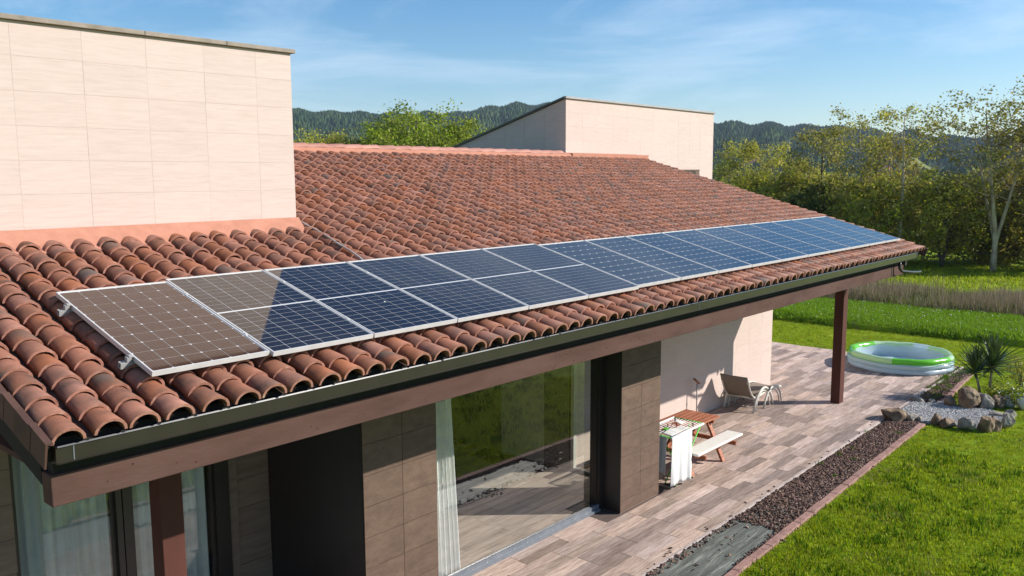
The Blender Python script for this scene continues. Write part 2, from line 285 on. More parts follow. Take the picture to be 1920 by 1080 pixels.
def glassmat(name, refl, tint, f0=.03):
    m = bpy.data.materials.new(name); m.use_nodes = True; nt = m.node_tree; nt.nodes.remove(nt.nodes['Principled BSDF']); L = nt.links.new
    lw = N(nt, 'ShaderNodeFresnel'); lw.inputs['IOR'].default_value = 1.5
    mr = N(nt, 'ShaderNodeMapRange'); mr.inputs['To Min'].default_value = refl; mr.inputs['To Max'].default_value = 1.0; L(lw.outputs[0], mr.inputs['Value'])
    gl = N(nt, 'ShaderNodeBsdfGlossy'); gl.inputs['Roughness'].default_value = 0.0; gl.inputs['Color'].default_value = (.98,.97,.95,1)
    tr = N(nt, 'ShaderNodeBsdfTransparent'); tr.inputs['Color'].default_value = tint
    ms = N(nt, 'ShaderNodeMixShader'); ge = N(nt, 'ShaderNodeNewGeometry'); iv = N(nt, 'ShaderNodeMath', operation='SUBTRACT'); iv.inputs[0].default_value = 1; L(ge.outputs['Backfacing'], iv.inputs[1])
    mu = N(nt, 'ShaderNodeMath', operation='MULTIPLY'); L(mr.outputs[0], mu.inputs[0]); L(iv.outputs[0], mu.inputs[1])
    L(mu.outputs[0], ms.inputs[0]); L(tr.outputs[0], ms.inputs[1]); L(gl.outputs[0], ms.inputs[2]); L(ms.outputs[0], nt.nodes['Material Output'].inputs[0])
    return m
M_glass = glassmat('window_glass', .11, (.98,.99,.98,1))
M_glass2 = glassmat('side_window_glass', .07, (.9,.93,.91,1))
def poolmat(name, col, alpha=.35):
    m = bpy.data.materials.new(name); m.use_nodes = True; nt = m.node_tree; b = nt.nodes['Principled BSDF']; L = nt.links.new
    b.inputs['Base Color'].default_value = col; b.inputs['Roughness'].default_value = .16; b.inputs['Coat Weight'].default_value = .5
    tr = N(nt, 'ShaderNodeBsdfTranslucent'); tr.inputs['Color'].default_value = col; ms = N(nt, 'ShaderNodeMixShader'); ms.inputs[0].default_value = alpha
    L(b.outputs[0], ms.inputs[1]); L(tr.outputs[0], ms.inputs[2]); L(ms.outputs[0], nt.nodes['Material Output'].inputs[0])
    return m
M_pgreen = poolmat('lime_vinyl', rgb(.20,.66,.04), .3); M_pclear = poolmat('clear_blue_vinyl', rgb(.74,.84,.90), .5); M_ppale = poolmat('pale_green_vinyl', rgb(.62,.82,.52), .35)
M_pfloor = poolmat('pool_floor_vinyl', rgb(.66,.78,.88), .1)

# ================================================================== HOUSE
SL = 0.281                       # roof slope (rise over run)
def RZ(y): return 3.442 + SL*y
sa = math.atan(SL)
X0, X1, YR = -0.80, 16.83, 7.22
house = empty('house', (8, 3.6, 0), 0, 'long single storey house with red barrel tile roof and beige stone clad towers', 'house')
hl = Vector((8, 3.6, 0))
def H(mb, name, m, **kw):
    par = kw.pop('parent', house)
    o = mb.build(name, m, None, **kw); o.parent = par
    if par is house: o.matrix_parent_inverse = Matrix.Translation(-hl)
    return o
def HI(me, name, loc, rot=(0,0,0), scl=(1,1,1), parent=None):
    o = inst(me, name, None, loc, rot, scl); o.parent = parent or house
    if o.parent is house: o.matrix_parent_inverse = Matrix.Translation(-hl)
    return o
# roof slab (underlay), front and back slopes
mb = MB()
mb.xprism([(0.06, RZ(0.06)-.02), (YR, RZ(YR)-.02), (13.5, RZ(YR)-.02-1.75), (13.5, RZ(YR)-.25-1.75), (YR, RZ(YR)-.27), (0.06, RZ(0.06)-.16)], X0+.03, X1-.03)
roof = H(mb, 'roof', M_dark)
# barrel tiles
def barrel(nseg=9, ln=.29):
    v = []; f = []
    t = .019
    ends = [(0.0, .106, .096, .020), (ln, .088, .078, 0.0)]
    for (y, hw, hh, z) in ends:
        for sgn, th in ((1, 0), (0, t)):
            for k in range(nseg+1):
                a = PI*k/nseg; v.append((-(hw-th)*math.cos(a), y, z+(hh-th)*math.sin(a)-.012))
    n = nseg+1
    for k in range(nseg):
        f.append((k, k+1, 2*n+k+1, 2*n+k))               # outer
        f.append((n+k+1, n+k, 3*n+k, 3*n+k+1))           # inner
        f.append((k+1, k, n+k, n+k+1))                   # lower rim
    f.append((0, 2*n, 3*n, n)); f.append((n-1, 2*n-1, 4*n-1, 3*n-1))
    return v, f
bv, bf = barrel()
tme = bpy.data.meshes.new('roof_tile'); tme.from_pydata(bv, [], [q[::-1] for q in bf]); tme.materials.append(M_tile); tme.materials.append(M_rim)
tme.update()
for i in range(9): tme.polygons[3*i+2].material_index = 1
sm = [True]*len(bf)
for i in range(9): sm[3*i+2] = False
tme.polygons.foreach_set('use_smooth', sm)
PX, PY = .2445, .2165
spots = []
ncol = int((X1-X0-.1)/PX)+1; nrow = int((YR-.02)/PY)
T1x1, T1y = 3.40, 3.40
for j in range(nrow):
    y = -.05 + j*PY
    for i in range(ncol):
        x = X0+.125 + i*PX
        if x > X1-.05: continue
        if x < T1x1+.02 and y > T1y-.18: continue
        jx = random.uniform(-.008, .008)+.010*math.sin(i*1.7+j*.21); jr = random.uniform(-.018, .018)
        spots.append((x+jx, y+random.uniform(-.010, .010)+.010*math.sin(i*.9+j*2.1), RZ(y)+random.uniform(-.004, .005), jr))
camv = Vector((-2.6975, -5.4889, 5.0506))
spots.sort(key=lambda s: (Vector(s[:3])-camv).length)
# the 300 that show largest are pieces, leaving out those covered by the panels
def covered(s): return 0.15 < s[0] < 16.3 and .42 < s[1] < 1.75
vis = [s for s in spots if not covered(s)]
top300 = vis[:300]; rest = vis[300:] + [s for s in spots if covered(s)]
for s in top300:
    HI(tme, 'roof_tile', s[:3], (sa, 0, s[3]), parent=roof)
M_ = None
j = joined('roof_tile_field', bv, [q[::-1] for q in bf], [m44(s[:3], (sa, 0, s[3])) for s in rest], M_tile, smooth=False)
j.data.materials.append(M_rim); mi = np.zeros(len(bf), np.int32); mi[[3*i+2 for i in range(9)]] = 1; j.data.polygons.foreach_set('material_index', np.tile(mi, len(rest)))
smf = np.tile(np.array(sm), len(rest)); j.data.polygons.foreach_set('use_smooth', smf)
j.parent = roof; j['kind'] = 'stuff'
# channels between the barrels
v = []; f = []
prof = [(-.075, .012), (-.045, -.012), (0, -.018), (.045, -.012), (.075, .012)]
for jj in range(int((YR-.05)/.41)):
    pass
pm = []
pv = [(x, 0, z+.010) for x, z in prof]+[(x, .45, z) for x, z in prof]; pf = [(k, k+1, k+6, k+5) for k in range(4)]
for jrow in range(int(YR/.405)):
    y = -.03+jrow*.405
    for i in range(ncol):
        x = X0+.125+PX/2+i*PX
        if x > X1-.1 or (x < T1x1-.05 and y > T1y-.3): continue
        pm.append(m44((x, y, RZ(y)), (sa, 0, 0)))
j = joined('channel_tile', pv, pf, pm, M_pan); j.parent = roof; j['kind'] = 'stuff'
# verge tiles, left side: rake tiles standing on edge
vm = MB()
vm.box(-.014, .0, 0, .272, -.165, .012); vm.box(0.0, .03, 0, .272, .000, .012)
vme = vm.mesh('verge_tile'); vme.materials.append(M_verge)
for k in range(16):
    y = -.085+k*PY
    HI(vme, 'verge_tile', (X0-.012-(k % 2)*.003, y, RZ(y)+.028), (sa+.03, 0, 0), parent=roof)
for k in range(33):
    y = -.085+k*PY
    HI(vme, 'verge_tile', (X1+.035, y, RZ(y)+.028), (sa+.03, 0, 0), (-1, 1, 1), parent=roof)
# ridge caps and mortar under them
rz = RZ(YR)
mb = MB(); mb.xprism([(YR-.20, rz-.04), (YR-.16, rz+.075), (YR, rz+.12), (YR+.16, rz+.07), (YR+.2, rz-.04)], X0, X1-.12)
mo = H(mb, 'ridge_mortar', M_mortar)
# scalloped mortar running down into the channels
mb = MB()
for i in range(ncol-1):
    x = X0+.125+PX/2+i*PX
    for (xx, yy, zz, rr_) in ((x, YR-.235, RZ(YR-.2), .07),):
        ring = []
        for k in range(8): a = 2*PI*k/8; ring.append((xx+math.cos(a)*rr_*.9, yy+math.sin(a)*rr_*.9, zz-.03))
        mb.add(ring+[(xx+c[0], yy+.05, zz+.02) for c in ((-.03,), (.03,))], [(0,1,2,3,4,5,6,7), (0,1,9), (1,2,9), (2,3,8), (2,8,9)[::1], (3,4,8), (4,5,8), (5,6,8), (6,7,9), (7,0,9), (6,9,8)])
H(mb, 'mortar_dab', M_mortar)
rc = MB(); v = []; n = 8
for y_, (r1, zz) in ((0, (.105, 0)), (.44, (.115, .012))):
    for k in range(n+1): a = PI*k/n; v.append((y_, -r1*math.cos(a), zz+r1*.62*math.sin(a)))
for y_, (r1, zz) in ((0, (.092, 0)), (.44, (.102, .012))):
    for k in range(n+1): a = PI*k/n; v.append((y_, -r1*math.cos(a), zz+r1*.62*math.sin(a)-.004))
f = []; q = n+1
for k in range(n): f += [(k, k+1, q+k+1, q+k), (2*q+k+1, 2*q+k, 3*q+k, 3*q+k+1), (q+k, q+k+1, 3*q+k+1, 3*q+k), (k+1, k, 2*q+k, 2*q+k+1)]
rc.add(v, f); rme = rc.mesh('ridge_tile', smooth=False); rme.materials.append(M_ridge)
x = 4.2
while x < 13.3:
    HI(rme, 'ridge_tile', (x, YR, rz+.085), (random.uniform(-.03,.03), 0, random.uniform(-.01,.01)), parent=roof); x += .40
# --- fascia beam, soffit, gutter
mb = MB(); mb.box(X0+.07, 16.06, .15, .30, 2.968, 3.178); fas = H(mb, 'fascia_beam', M_fascia, bevel=.008)
mb = MB(); mb.box(X0+.10, 16.02, .175, .27, 3.178, RZ(.15)-.02); H(mb, 'eave_board', M_dark)
mb = MB(); mb.box(X0+.12, 16.4, .30, 7.1, 3.12, 3.16); H(mb, 'soffit', M_fascia)
# small nail holes and knots in the fascia
mb = MB()
for k in range(46):
    x = random.uniform(-.6, 15.8); z = random.choice([random.uniform(2.99, 3.08), random.uniform(2.99, 3.16)]); r_ = random.uniform(.004, .010)
    mb.box(x, x+r_, .146, .152, z, z+r_*1.2)
H(mb, 'nail_head', M_post)['kind'] = 'stuff'
mb = MB(); mb.box(15.30, 15.325, .144, .15, 2.97, 3.175); H(mb, 'fascia_joint', M_dark)
# barge boards following the verge
for (xa, xb, nm) in ((X0+.07, X0+.20, 'barge_board'), (X1-.16, X1-.04, 'barge_board')):
    mb = MB(); mb.xprism([(.302, RZ(.3)-.44), (YR, RZ(YR)-.44), (YR, RZ(YR)-.03), (.302, RZ(.3)-.03)], xa, xb); H(mb, nm, M_dark)
mb = MB(); gp = [(0.0, 3.404), (-.012, 3.408), (-.016, 3.398), (-.004, 3.39), (-.004, 3.302), (-.012, 3.296), (-.008, 3.288), (.10, 3.280), (.125, 3.30), (.125, 3.40), (.118, 3.40), (.116, 3.31), (.10, 3.292), (.006, 3.302)]
mb.xprism(gp, -.735, 16.36); gut = H(mb, 'gutter', M_gutter)
H(MB().box(-.742, -.735, -.004, .125, 3.290, 3.402), 'gutter_end', M_gutter); H(MB().box(16.36, 16.366, -.004, .125, 3.29, 3.402), 'gutter_end', M_gutter)
H(MB().box(-.64, -.634, -.0075, -.003, 3.30, 3.400), 'gutter_seam', M_greymetal); H(MB().box(7.2, 7.206, -.0075, -.003, 3.30, 3.400), 'gutter_seam', M_greymetal)
for k in range(17):
    H(MB().box(.35+k, .37+k, .003, .16, 3.383, 3.389).box(.35+k, .37+k, .112, .160, 3.39, 3.41), 'gutter_bracket', M_darkmetal)
# rain pipe elbow at the far right end
mb = MB(); mb.tube([(15.52, .06, 3.30), (15.52, .06, 3.14), (15.56, .03, 3.08), (15.95, -.06, 3.03), (16.3, -.06, 3.0), (16.5,-.06,2.99)], .030, 8); H(mb, 'rain_pipe', M_darkmetal, smooth=True)

# --- stone cladding builder: tiles with recessed joints over a backing wall
def cladding(parent, name, x0, x1, z0, z1, y, tx, tz, xoff, zoff, m, jm, clip=None, ynorm=-1, joint=.004, thick=.012):
    """tiles on a wall facing -Y at plane y"""
    xs = [x0]; x = xoff
    while x <= x0+.02: x += tx
    while x < x1-.02: xs.append(x); x += tx
    xs.append(x1); zs = [z0]; z = zoff
    while z <= z0+.02: z += tz
    while z < z1-.02: zs.append(z); z += tz
    zs.append(z1); cache = {}
    for a, b in zip(xs, xs[1:]):
        for c, d in zip(zs, zs[1:]):
            key = (round(b-a, 3), round(d-c, 3))
            if key not in cache:
                q = MB(); q.box(joint/2, b-a-joint/2, 0, thick, joint/2, d-c-joint/2); me = q.mesh(name); me.materials.append(m); cache[key] = me
            HI(cache[key], name, (a, y+random.uniform(-.0008, .0008), c), parent=parent)
# tower 1 (left)
TB = RZ(T1y)
mb = MB(); mb.xprism([(T1y+.003, TB-.6), (T1y+.003, 6.50), (10.0, 5.2), (10.0, 2.0), (T1y+.3,2.0)], -5.0, 3.395); tw1 = H(mb, 'tower_wall', M_joint)
# parapet rises very slightly to the right
cladding(tw1, 'wall_tile', -4.3, 3.40, TB+.16, 6.50, T1y, .645, .323, -4.17, 6.185-.323*6, M_wall, M_joint, joint=.0016)
mb = MB(); mb.box(-5.05, 3.44, T1y-.05, T1y+.42, 6.503, 6.515); mb.xprism([(T1y-.05, 6.515), (T1y-.05, 6.575), (T1y+.42, 6.575), (T1y+.42, 6.515)], -5.05, 3.45)
mb = MB()
xs = [-5.05, -3.2, -1.4, .10, 1.62, 2.55, 3.45]
for a, b in zip(xs, xs[1:]): mb = MB(); mb.box(a+.002, b-.002, T1y-.04, T1y+.42, 6.503, 6.55); H(mb, 'coping_slab', M_coping, parent=tw1, bevel=.006)
# mortar flashing at the foot of tower 1, with lobes between the barrels
mb = MB(); mb.xprism([(T1y-.008, TB+.02), (T1y-.008, TB+.162), (T1y-.02, TB+.162), (T1y-.15, TB+.02), (T1y-.19, TB-.04), (T1y-.008, TB-.04)], -5.0, 3.42)
H(mb, 'mortar_flashing', M_mortar, parent=tw1)
mb = MB()
for i in range(ncol):
    x = X0+.125+PX/2+i*PX
    if x > 3.5: break
    for k in range(1):
        n_ = 7; ring = [(x+math.cos(2*PI*t/n_)*.085, T1y-.20+math.sin(2*PI*t/n_)*.07*random.uniform(.8, 1.2), TB-.060+.0*t) for t in range(n_)]
        mb.add(ring+[(x, T1y-.10, TB+.03)], [(t, (t+1) % n_, n_) for t in range(n_)])
H(mb, 'mortar_dab', M_mortar, parent=tw1)

# tower 2 (right, beyond the ridge), monopitch
T2y, T2x0, T2x1, T2z = 7.24, 13.68, 20.9, 6.86
mb = MB(); mb.xprism([(T2y+.003, 0.0), (T2y+.003, T2z), (11.6, 5.62), (11.6, 0)], T2x0+.01, T2x1-.005); tw2 = H(mb, 'tower_wall', M_joint)
# front tiles, leaving the window opening out
wx0, wx1, wz0, wz1 = 18.88, 20.07, 4.1, 5.17
def clad2(x0, x1, z0, z1): cladding(tw2, 'wall_tile', x0, x1, z0, z1, T2y, .645, .323, 13.7, .4, M_wall, M_joint, joint=.0015)
zf = RZ(YR)+.03
clad2(T2x0, wx0, zf-1.0, T2z); clad2(wx1, T2x1, 3.2, T2z); clad2(wx0, wx1, wz1, T2z)
mb = MB(); mb.box(wx0+.002, wx1-.002, T2y-.02, T2y+.002, wz0, wz1)
fr = H(mb, 'window', M_darkmetal, parent=tw2); 
mb = MB(); mb.box(wx1-.24, wx1-.003, T2y-.026, T2y-.021, wz0, wz1-.01); H(mb, 'window_reveal', M_wall_d, parent=tw2)
mb = MB(); mb.box(wx0-.01, wx1+.01, T2y-.03, T2y-.001, wz1-.004, wz1+.03); H(mb, 'window_lintel', M_wall_d, parent=tw2)
# dusky side, rows of cladding following the slope of the monopitch
z = 5.35; k = 0
while z < T2z-.02:
    z2 = min(z+.323, T2z)
    ymax = lambda zz: T2y+(T2z-zz)/((T2z-5.62)/(11.6-T2y))
    y = T2y; ye = min(11.6, ymax(z))
    while y < ye-.03:
        y2 = min(y+.645, ye)
        zt = lambda yy: min(z2, T2z-(yy-T2y)*(T2z-5.62)/(11.6-T2y))
        q = MB(); a, b = zt(y)-.003, zt(y2-.004)-.003
        if a > z+.01:
            b = max(b, z+.002)
            q.add([(T2x0, y, z), (T2x0, y2-.004, z), (T2x0, y2-.004, b), (T2x0, y, a), (T2x0+.012, y, z), (T2x0+.012, y2-.004, z), (T2x0+.012, y2-.004, b), (T2x0+.012, y, a)],
                  [(0,1,2,3), (4,7,6,5), (0,4,5,1), (1,5,6,2), (2,6,7,3), (3,7,4,0)])
            H(q, 'wall_tile', M_wall, parent=tw2)
        y = y2
    z += .323
sl2 = (T2z-5.62)/(11.6-T2y)
mb = MB(); mb.box(T2x0-.05, T2x1+.04, T2y-.045, T2y+.02, T2z+.002, T2z+.05); H(mb, 'coping', M_zinc, parent=tw2)
mb = MB(); mb.xprism([(T2y+.02, T2z+.003), (T2y+.02, T2z+.05), (11.7, 5.62-.03+.05), (11.7, 5.62-.03)], T2x0-.05, T2x1+.04); H(mb, 'sloping_coping', M_darkmetal, parent=tw2)
mb = MB(); mb.box(T2x0+.0, 17.0, T2y-.21, T2y-.004, rz-.05, rz+.10); H(mb, 'mortar_flashing', M_mortar, parent=tw2)

# --- lower walls
def block(x0, x1, y0, y1, z0, z1, jm): mb = MB(); mb.box(x0, x1, y0, y1, z0, z1); return H(mb, 'wall', jm)
# stone pillar A between porch and big window
wa = block(2.79, 3.84, 1.472, 3.2, -.02, 3.118, M_joint_d)
cladding(wa, 'wall_tile', 2.78, 3.85, 0, 3.115, 1.46, .53, .345, 2.27, .17, M_wall_d, M_joint_d, joint=.006)
mb = MB(); mb.box(2.776, 2.788, 1.475, 3.29, -.02, 3.115); H(mb, 'side_panel', M_darkmetal, parent=wa)
# pillar B
wb = block(7.62, 8.675, 1.472, 1.95, -.02, 3.118, M_joint_d)
cladding(wb, 'wall_tile', 7.61, 8.69, 0, 3.115, 1.46, .80, .345, 7.35, .17, M_wall_d, M_joint_d, joint=.006)
mb = MB(); mb.box(7.604, 7.618, 1.462, 1.95, 0, 3.115); H(mb, 'side_panel', M_darkmetal, parent=wb)
mb = MB(); mb.box(8.676, 8.688, 1.474, 1.95, 0, 3.115); H(mb, 'side_panel', M_darkmetal, parent=wb)
# beige wall at the back of the porch
wc = block(8.69, 16.53, 3.203, 3.6, -.02, 3.118, M_joint)
cladding(wc, 'wall_tile', 8.69, 16.55, 0, 3.115, 3.20, .645, .345, 8.9, .17, M_wall, M_joint, joint=.0025)
mb = MB(); mb.box(16.532, 16.55, 3.2125, 6.9, 0, 3.4); H(mb, 'side_panel', M_wall, parent=wc)
# left porch back walls
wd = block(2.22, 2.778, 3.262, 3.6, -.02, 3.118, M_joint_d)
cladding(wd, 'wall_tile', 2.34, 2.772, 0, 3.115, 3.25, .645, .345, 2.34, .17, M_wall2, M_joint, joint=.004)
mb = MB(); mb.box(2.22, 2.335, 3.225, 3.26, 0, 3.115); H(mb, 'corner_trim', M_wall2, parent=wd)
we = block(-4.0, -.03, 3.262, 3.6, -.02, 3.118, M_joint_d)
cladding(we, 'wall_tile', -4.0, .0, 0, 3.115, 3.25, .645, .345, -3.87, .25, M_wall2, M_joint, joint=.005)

# --- big fixed window between the pillars
win = H(MB().box(3.86, 7.60, 1.83, 1.90, 3.0, 3.11), 'window', M_darkmetal)
H(MB().box(3.87, 7.50, 1.80, 1.808, .10, 3.0), 'pane', M_glass, parent=win)
H(MB().box(3.86, 7.50, 1.745, 1.86, -.005, .035).box(3.86, 7.50, 1.775, 1.84, .0352, .10), 'sill_rail', M_greymetal, parent=win)
H(MB().box(7.46, 7.50, 1.812, 1.90, .0, 3.0), 'side_frame', M_darkmetal, parent=win)
H(MB().box(7.50, 7.602, 1.77, 1.95, .0, 3.0), 'side_frame', M_darkmetal, parent=win)
mb = MB()
for k in range(12): mb.box(4.2+k*.27, 4.21+k*.27, 1.771, 1.7749, .05, .06)
H(mb, 'screw_head', M_alu, parent=win)
H(MB().box(3.84, 3.87, 1.81, 1.90, 0, 3.0), 'side_frame', M_darkmetal, parent=win)
# interior room
fl = H(MB().box(3.85, 8.6, 1.87, 6.8, -.0135, -.0115), 'interior_floor', M_base)
q = MB(); q.box(0, .896, 0, .176, 0, .012); fme = q.mesh('floor_board'); fme.materials.append(M_floor)
fm = []
for a in range(26):
    y = 1.92+a*.18; x = 3.86-random.uniform(0, .8)
    while x < (7.6 if y < 1.9 else 8.0):
        HI(fme, 'floor_board', (x, y, -.010), parent=fl); x += .9
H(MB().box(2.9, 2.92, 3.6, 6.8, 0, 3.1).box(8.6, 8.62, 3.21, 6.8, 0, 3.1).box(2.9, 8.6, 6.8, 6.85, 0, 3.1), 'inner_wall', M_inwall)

sw = H(MB().box(8.62, 8.68, 1.95, 3.2, 3.0, 3.11), 'window', M_darkmetal)
H(MB().box(8.645, 8.653, 1.96, 3.10, .06, 3.0), 'pane', M_glass2, parent=sw)
H(MB().box(8.62, 8.68, 1.95, 3.2, -.01, .06), 'sill_rail', M_greymetal, parent=sw)
H(MB().box(8.60, 8.675, 3.10, 3.16, .06, 3.0), 'side_frame', M_resin, parent=sw)
H(MB().box(8.60, 8.68, 3.162, 3.199, .06, 3.0), 'side_frame', M_darkmetal, parent=sw)
H(MB().box(8.585, 8.599, 3.75, 4.75, 0, 3.1), 'lit_wall_patch', mat('window_lit_plaster', [rgb(.50,.47,.37), rgb(.58,.54,.44)], rough=.9))  # paler patch: window light on the inner wall, put into the colour
# --- porch windows on the left
def leftwin(x0, x1, y=3.25):
    wv = H(MB().box(x0, x1, y+.0, y+.06, 3.0, 3.1), 'window', M_darkmetal)
    H(MB().box(x0+.03, x1-.03, y+.02, y+.028, .08, 3.0), 'pane', M_glass2, parent=wv)
    H(MB().box(x0, x1, y, y+.06, 0, .08), 'sill_rail', M_greymetal, parent=wv)
    H(MB().box(x0, x0+.035, y, y+.06, .08, 3.0), 'side_frame', M_darkmetal, parent=wv)
    H(MB().box(x1-.035, x1, y, y+.06, .08, 3.0), 'side_frame', M_darkmetal, parent=wv)
leftwin(-.01, .94); leftwin(1.10, 2.05)
H(MB().box(.94, 1.0, 3.20, 3.33, 0, 3.11).box(1.02, 1.10, 3.22, 3.33, 0, 3.11), 'mullion', M_darkmetal)
H(MB().box(2.05, 2.22, 3.20, 3.4, 0, 3.11), 'mullion', M_darkmetal)
H(MB().box(-1, 2.9, 4.2, 4.3, 0, 3.11), 'inner_wall', M_inwall)

# --- posts
for (x0, y0) in ((.585, 1.46), (15.92, 1.30)):
    H(MB().box(x0, x0+.205 if x0 < 5 else x0+.245, y0, y0+.20, 0, 3.12), 'post', M_post, bevel=.006)

# ================================================================== CURTAINS
def curtain(name, x0, x1, y, z0, z1, m, label, folds, amp, taper=0, tie=0):
    nx, nz = folds*8, 14; V = []; F = []
    for j in range(nz+1):
        t = j/nz; wd = (x1-x0)*(1-taper*(t))
        for i in range(nx+1):
            s = i/nx; ph = s*folds*2*PI
            V.append((x0+s*wd, y+amp*math.sin(ph+.5*math.sin(3*s))*(1-.25*t)+amp*.35*math.sin(2.3*ph+t), z0+(z1-z0)*t))
    for j in range(nz):
        for i in range(nx): a = j*(nx+1)+i; F.append((a, a+1, a+nx+2, a+nx+1))
    mb = MB(); mb.add(V, F); o = mb.build(name, m, smooth=True); tag(o, label, 'curtain'); return o
curtain('curtain', 3.90, 4.66, 1.93, .0, 2.96, M_curt, 'white sheer curtain gathered at the left edge of the big window', 10, .032, taper=.22)
curtain('curtain', .04, .92, 3.34, .0, 2.98, M_curtg, 'long grey curtain behind the leftmost porch window', 8, .035)
curtain('curtain', 1.13, 2.0, 3.34, .0, 2.98, M_curtg, 'long grey curtain behind the window to the right of the porch post', 7, .035)

# ================================================================== SOLAR PANELS
seam = [.03, .992, 2.010, 3.040, 4.100, 5.162, 6.212, 7.268, 8.312, 9.357, 10.41, 11.45, 12.46, 13.43, 14.41, 15.36, 16.28]
PS = math.radians(14.75); ux = Vector((0, math.cos(PS), math.sin(PS)))
FT = .038
def frame_mesh(W, Ln):
    mb = MB(); e = .011
    mb.box(0, W, 0, e, -FT, 0); mb.box(0, W, Ln-e, Ln, -FT, 0); mb.box(0, e, e, Ln-e, -FT, 0); mb.box(W-e, W, e, Ln-e, -FT, 0)
    me = mb.mesh('frame'); me.materials.append(M_alu); return me
def cell_mesh(cw, ch, name, m, cham, flip=False):
    c = cham; pts = [(c, 0), (cw-c, 0), (cw, c), (cw, ch-c), (cw-c, ch), (c, ch), (0, ch-c), (0, c)] if c else [(0,0),(cw,0),(cw,ch),(0,ch)]
    me = bpy.data.meshes.new(name); n = len(pts)
    me.from_pydata([(x, y, 0) for x, y in pts]+[(x, y, -.002) for x, y in pts], [], [tuple(range(n))]+[(i, i+n, (i+1) % n+n, (i+1) % n) for i in range(n)])
    uv = me.uv_layers.new(name='UVMap')
    for p in me.polygons:
        for li in p.loop_indices:
            co = me.vertices[me.loops[li].vertex_index].co; uv.data[li].uv = (co.x/cw, co.y/ch)
    me.materials.append(m); return me
def sheet_mesh(W, Ln):
    q = MB(); q.box(.0105, W-.0105, .0105, Ln-.0105, -.012, -.0065); me = q.mesh('backsheet'); me.materials.append(M_sheet); return me
WF = 1.0
full = dict(L=1.672, fr=frame_mesh(WF, 1.672), sh=sheet_mesh(WF, 1.672), cell=cell_mesh(.1550, .1570, 'cell', M_cell, .013), nx=6, ny=10, px=.1605, py=.1625, gap=0)
first = dict(full, cell=cell_mesh(.1560, .1580, 'cell', M_cell1, .009))
half = dict(L=1.757, fr=frame_mesh(WF, 1.757), sh=sheet_mesh(WF, 1.757), cell=cell_mesh(.1555, .0795, 'cell', M_cellh, 0), nx=6, ny=20, px=.1612, py=.0845, gap=.022)
ordn = ['first panel from the left, brown with the tower mirrored in its square cells', 'second panel from the left, half brown reflection and half dark navy',
 'third panel from the left, dark navy half cut cells, a bird dropping near its middle', 'fourth panel from the left, dark navy with a white line across its middle', 'fifth panel from the left, dark navy, half cut cells', 'sixth panel from the left, last with a white line across its middle',
 'seventh panel from the left, first blue one with square cells after the half cut ones', 'eighth panel from the left, blue square cells with white corner dots', 'ninth panel from the left end of the row, blue square cells', 'tenth panel from the left end of the row, blue square cells',
 'sixth panel from the far right end, blue square cells', 'fifth panel from the far right end, pale blue sheen', 'fourth panel from the far right end, pale blue sheen', 'third panel from the far right end, pale blue sheen', 'second panel from the far right end, palest blue sheen', 'last panel at the far right end, above the roof corner, palest blue']
for i in range(16):
    a, b = seam[i]+.008, seam[i+1]-.008
    K = half if 1 <= i <= 5 else (first if i == 0 else full)
    y0 = .272 if K is half else .302
    z0 = 3.398+.2837+.012+(y0-.2979)*math.tan(PS)
    p = empty('solar_panel', (a, y0, z0), 0, ordn[i], 'solar panel', 'solar panels in a row above the eave')
    p.rotation_euler = (PS, 0, 0); s = (b-a)/WF
    inst(K['fr'], 'frame', p, scl=(s,1,1)); bs = inst(K['sh'], 'backsheet', p, scl=(s,1,1))
    ox = (WF-(K['nx']*K['px']-.003))/2; oy = (K['L']-(K['ny']*K['py']+K['gap']-.003))/2
    jobs = []
    for r_ in range(K['ny']):
        for c_ in range(K['nx']):
            yy = oy+r_*K['py']+(K['gap'] if K['gap'] and r_ >= K['ny']//2 else 0)
            jobs.append(((ox+c_*K['px'])*s, yy, -.0052))
    if i < 8:
        for l in jobs: inst(K['cell'], 'cell', p, l, scl=(s,1,1))
    else:
        me = bpy.data.meshes.new('cell_grid'); src = K['cell']; nv = len(src.vertices); V = []; F = []; UV = []
        for t, l in enumerate(jobs):
            for v in src.vertices: V.append((v.co.x*s+l[0], v.co.y+l[1], v.co.z+l[2]))
            for q in src.polygons:
                F.append([k+t*nv for k in q.vertices]); UV += [src.uv_layers[0].data[li].uv[:] for li in q.loop_indices]
        me.from_pydata(V, [], F); uv = me.uv_layers.new(name='UVMap'); uv.data.foreach_set('uv', np.array(UV).ravel()); me.materials.append(M_cell)
        o = inst(me, 'cell_grid', p); o['kind'] = 'stuff'
    # clamps at the seam to the next panel
    if i < 15:
        for t in (.22, .80):
            q = MB(); q.box(b-a-.001, b-a+.017, K['L']*t-.03, K['L']*t+.03, -.012, .004); q.tube([(b-a+.008, K['L']*t, .004), (b-a+.008, K['L']*t, .010)], .006, 6)
            me = q.mesh('clamp'); me.materials.append(M_alu); inst(me, 'clamp', p)
    if i == 2:
        q = MB(); q.tube([(.62, .62, -.004), (.62, .62, .001)], .009, 7); me = q.mesh('bird_dropping'); me.materials.append(M_whitep); inst(me, 'bird_dropping', p)
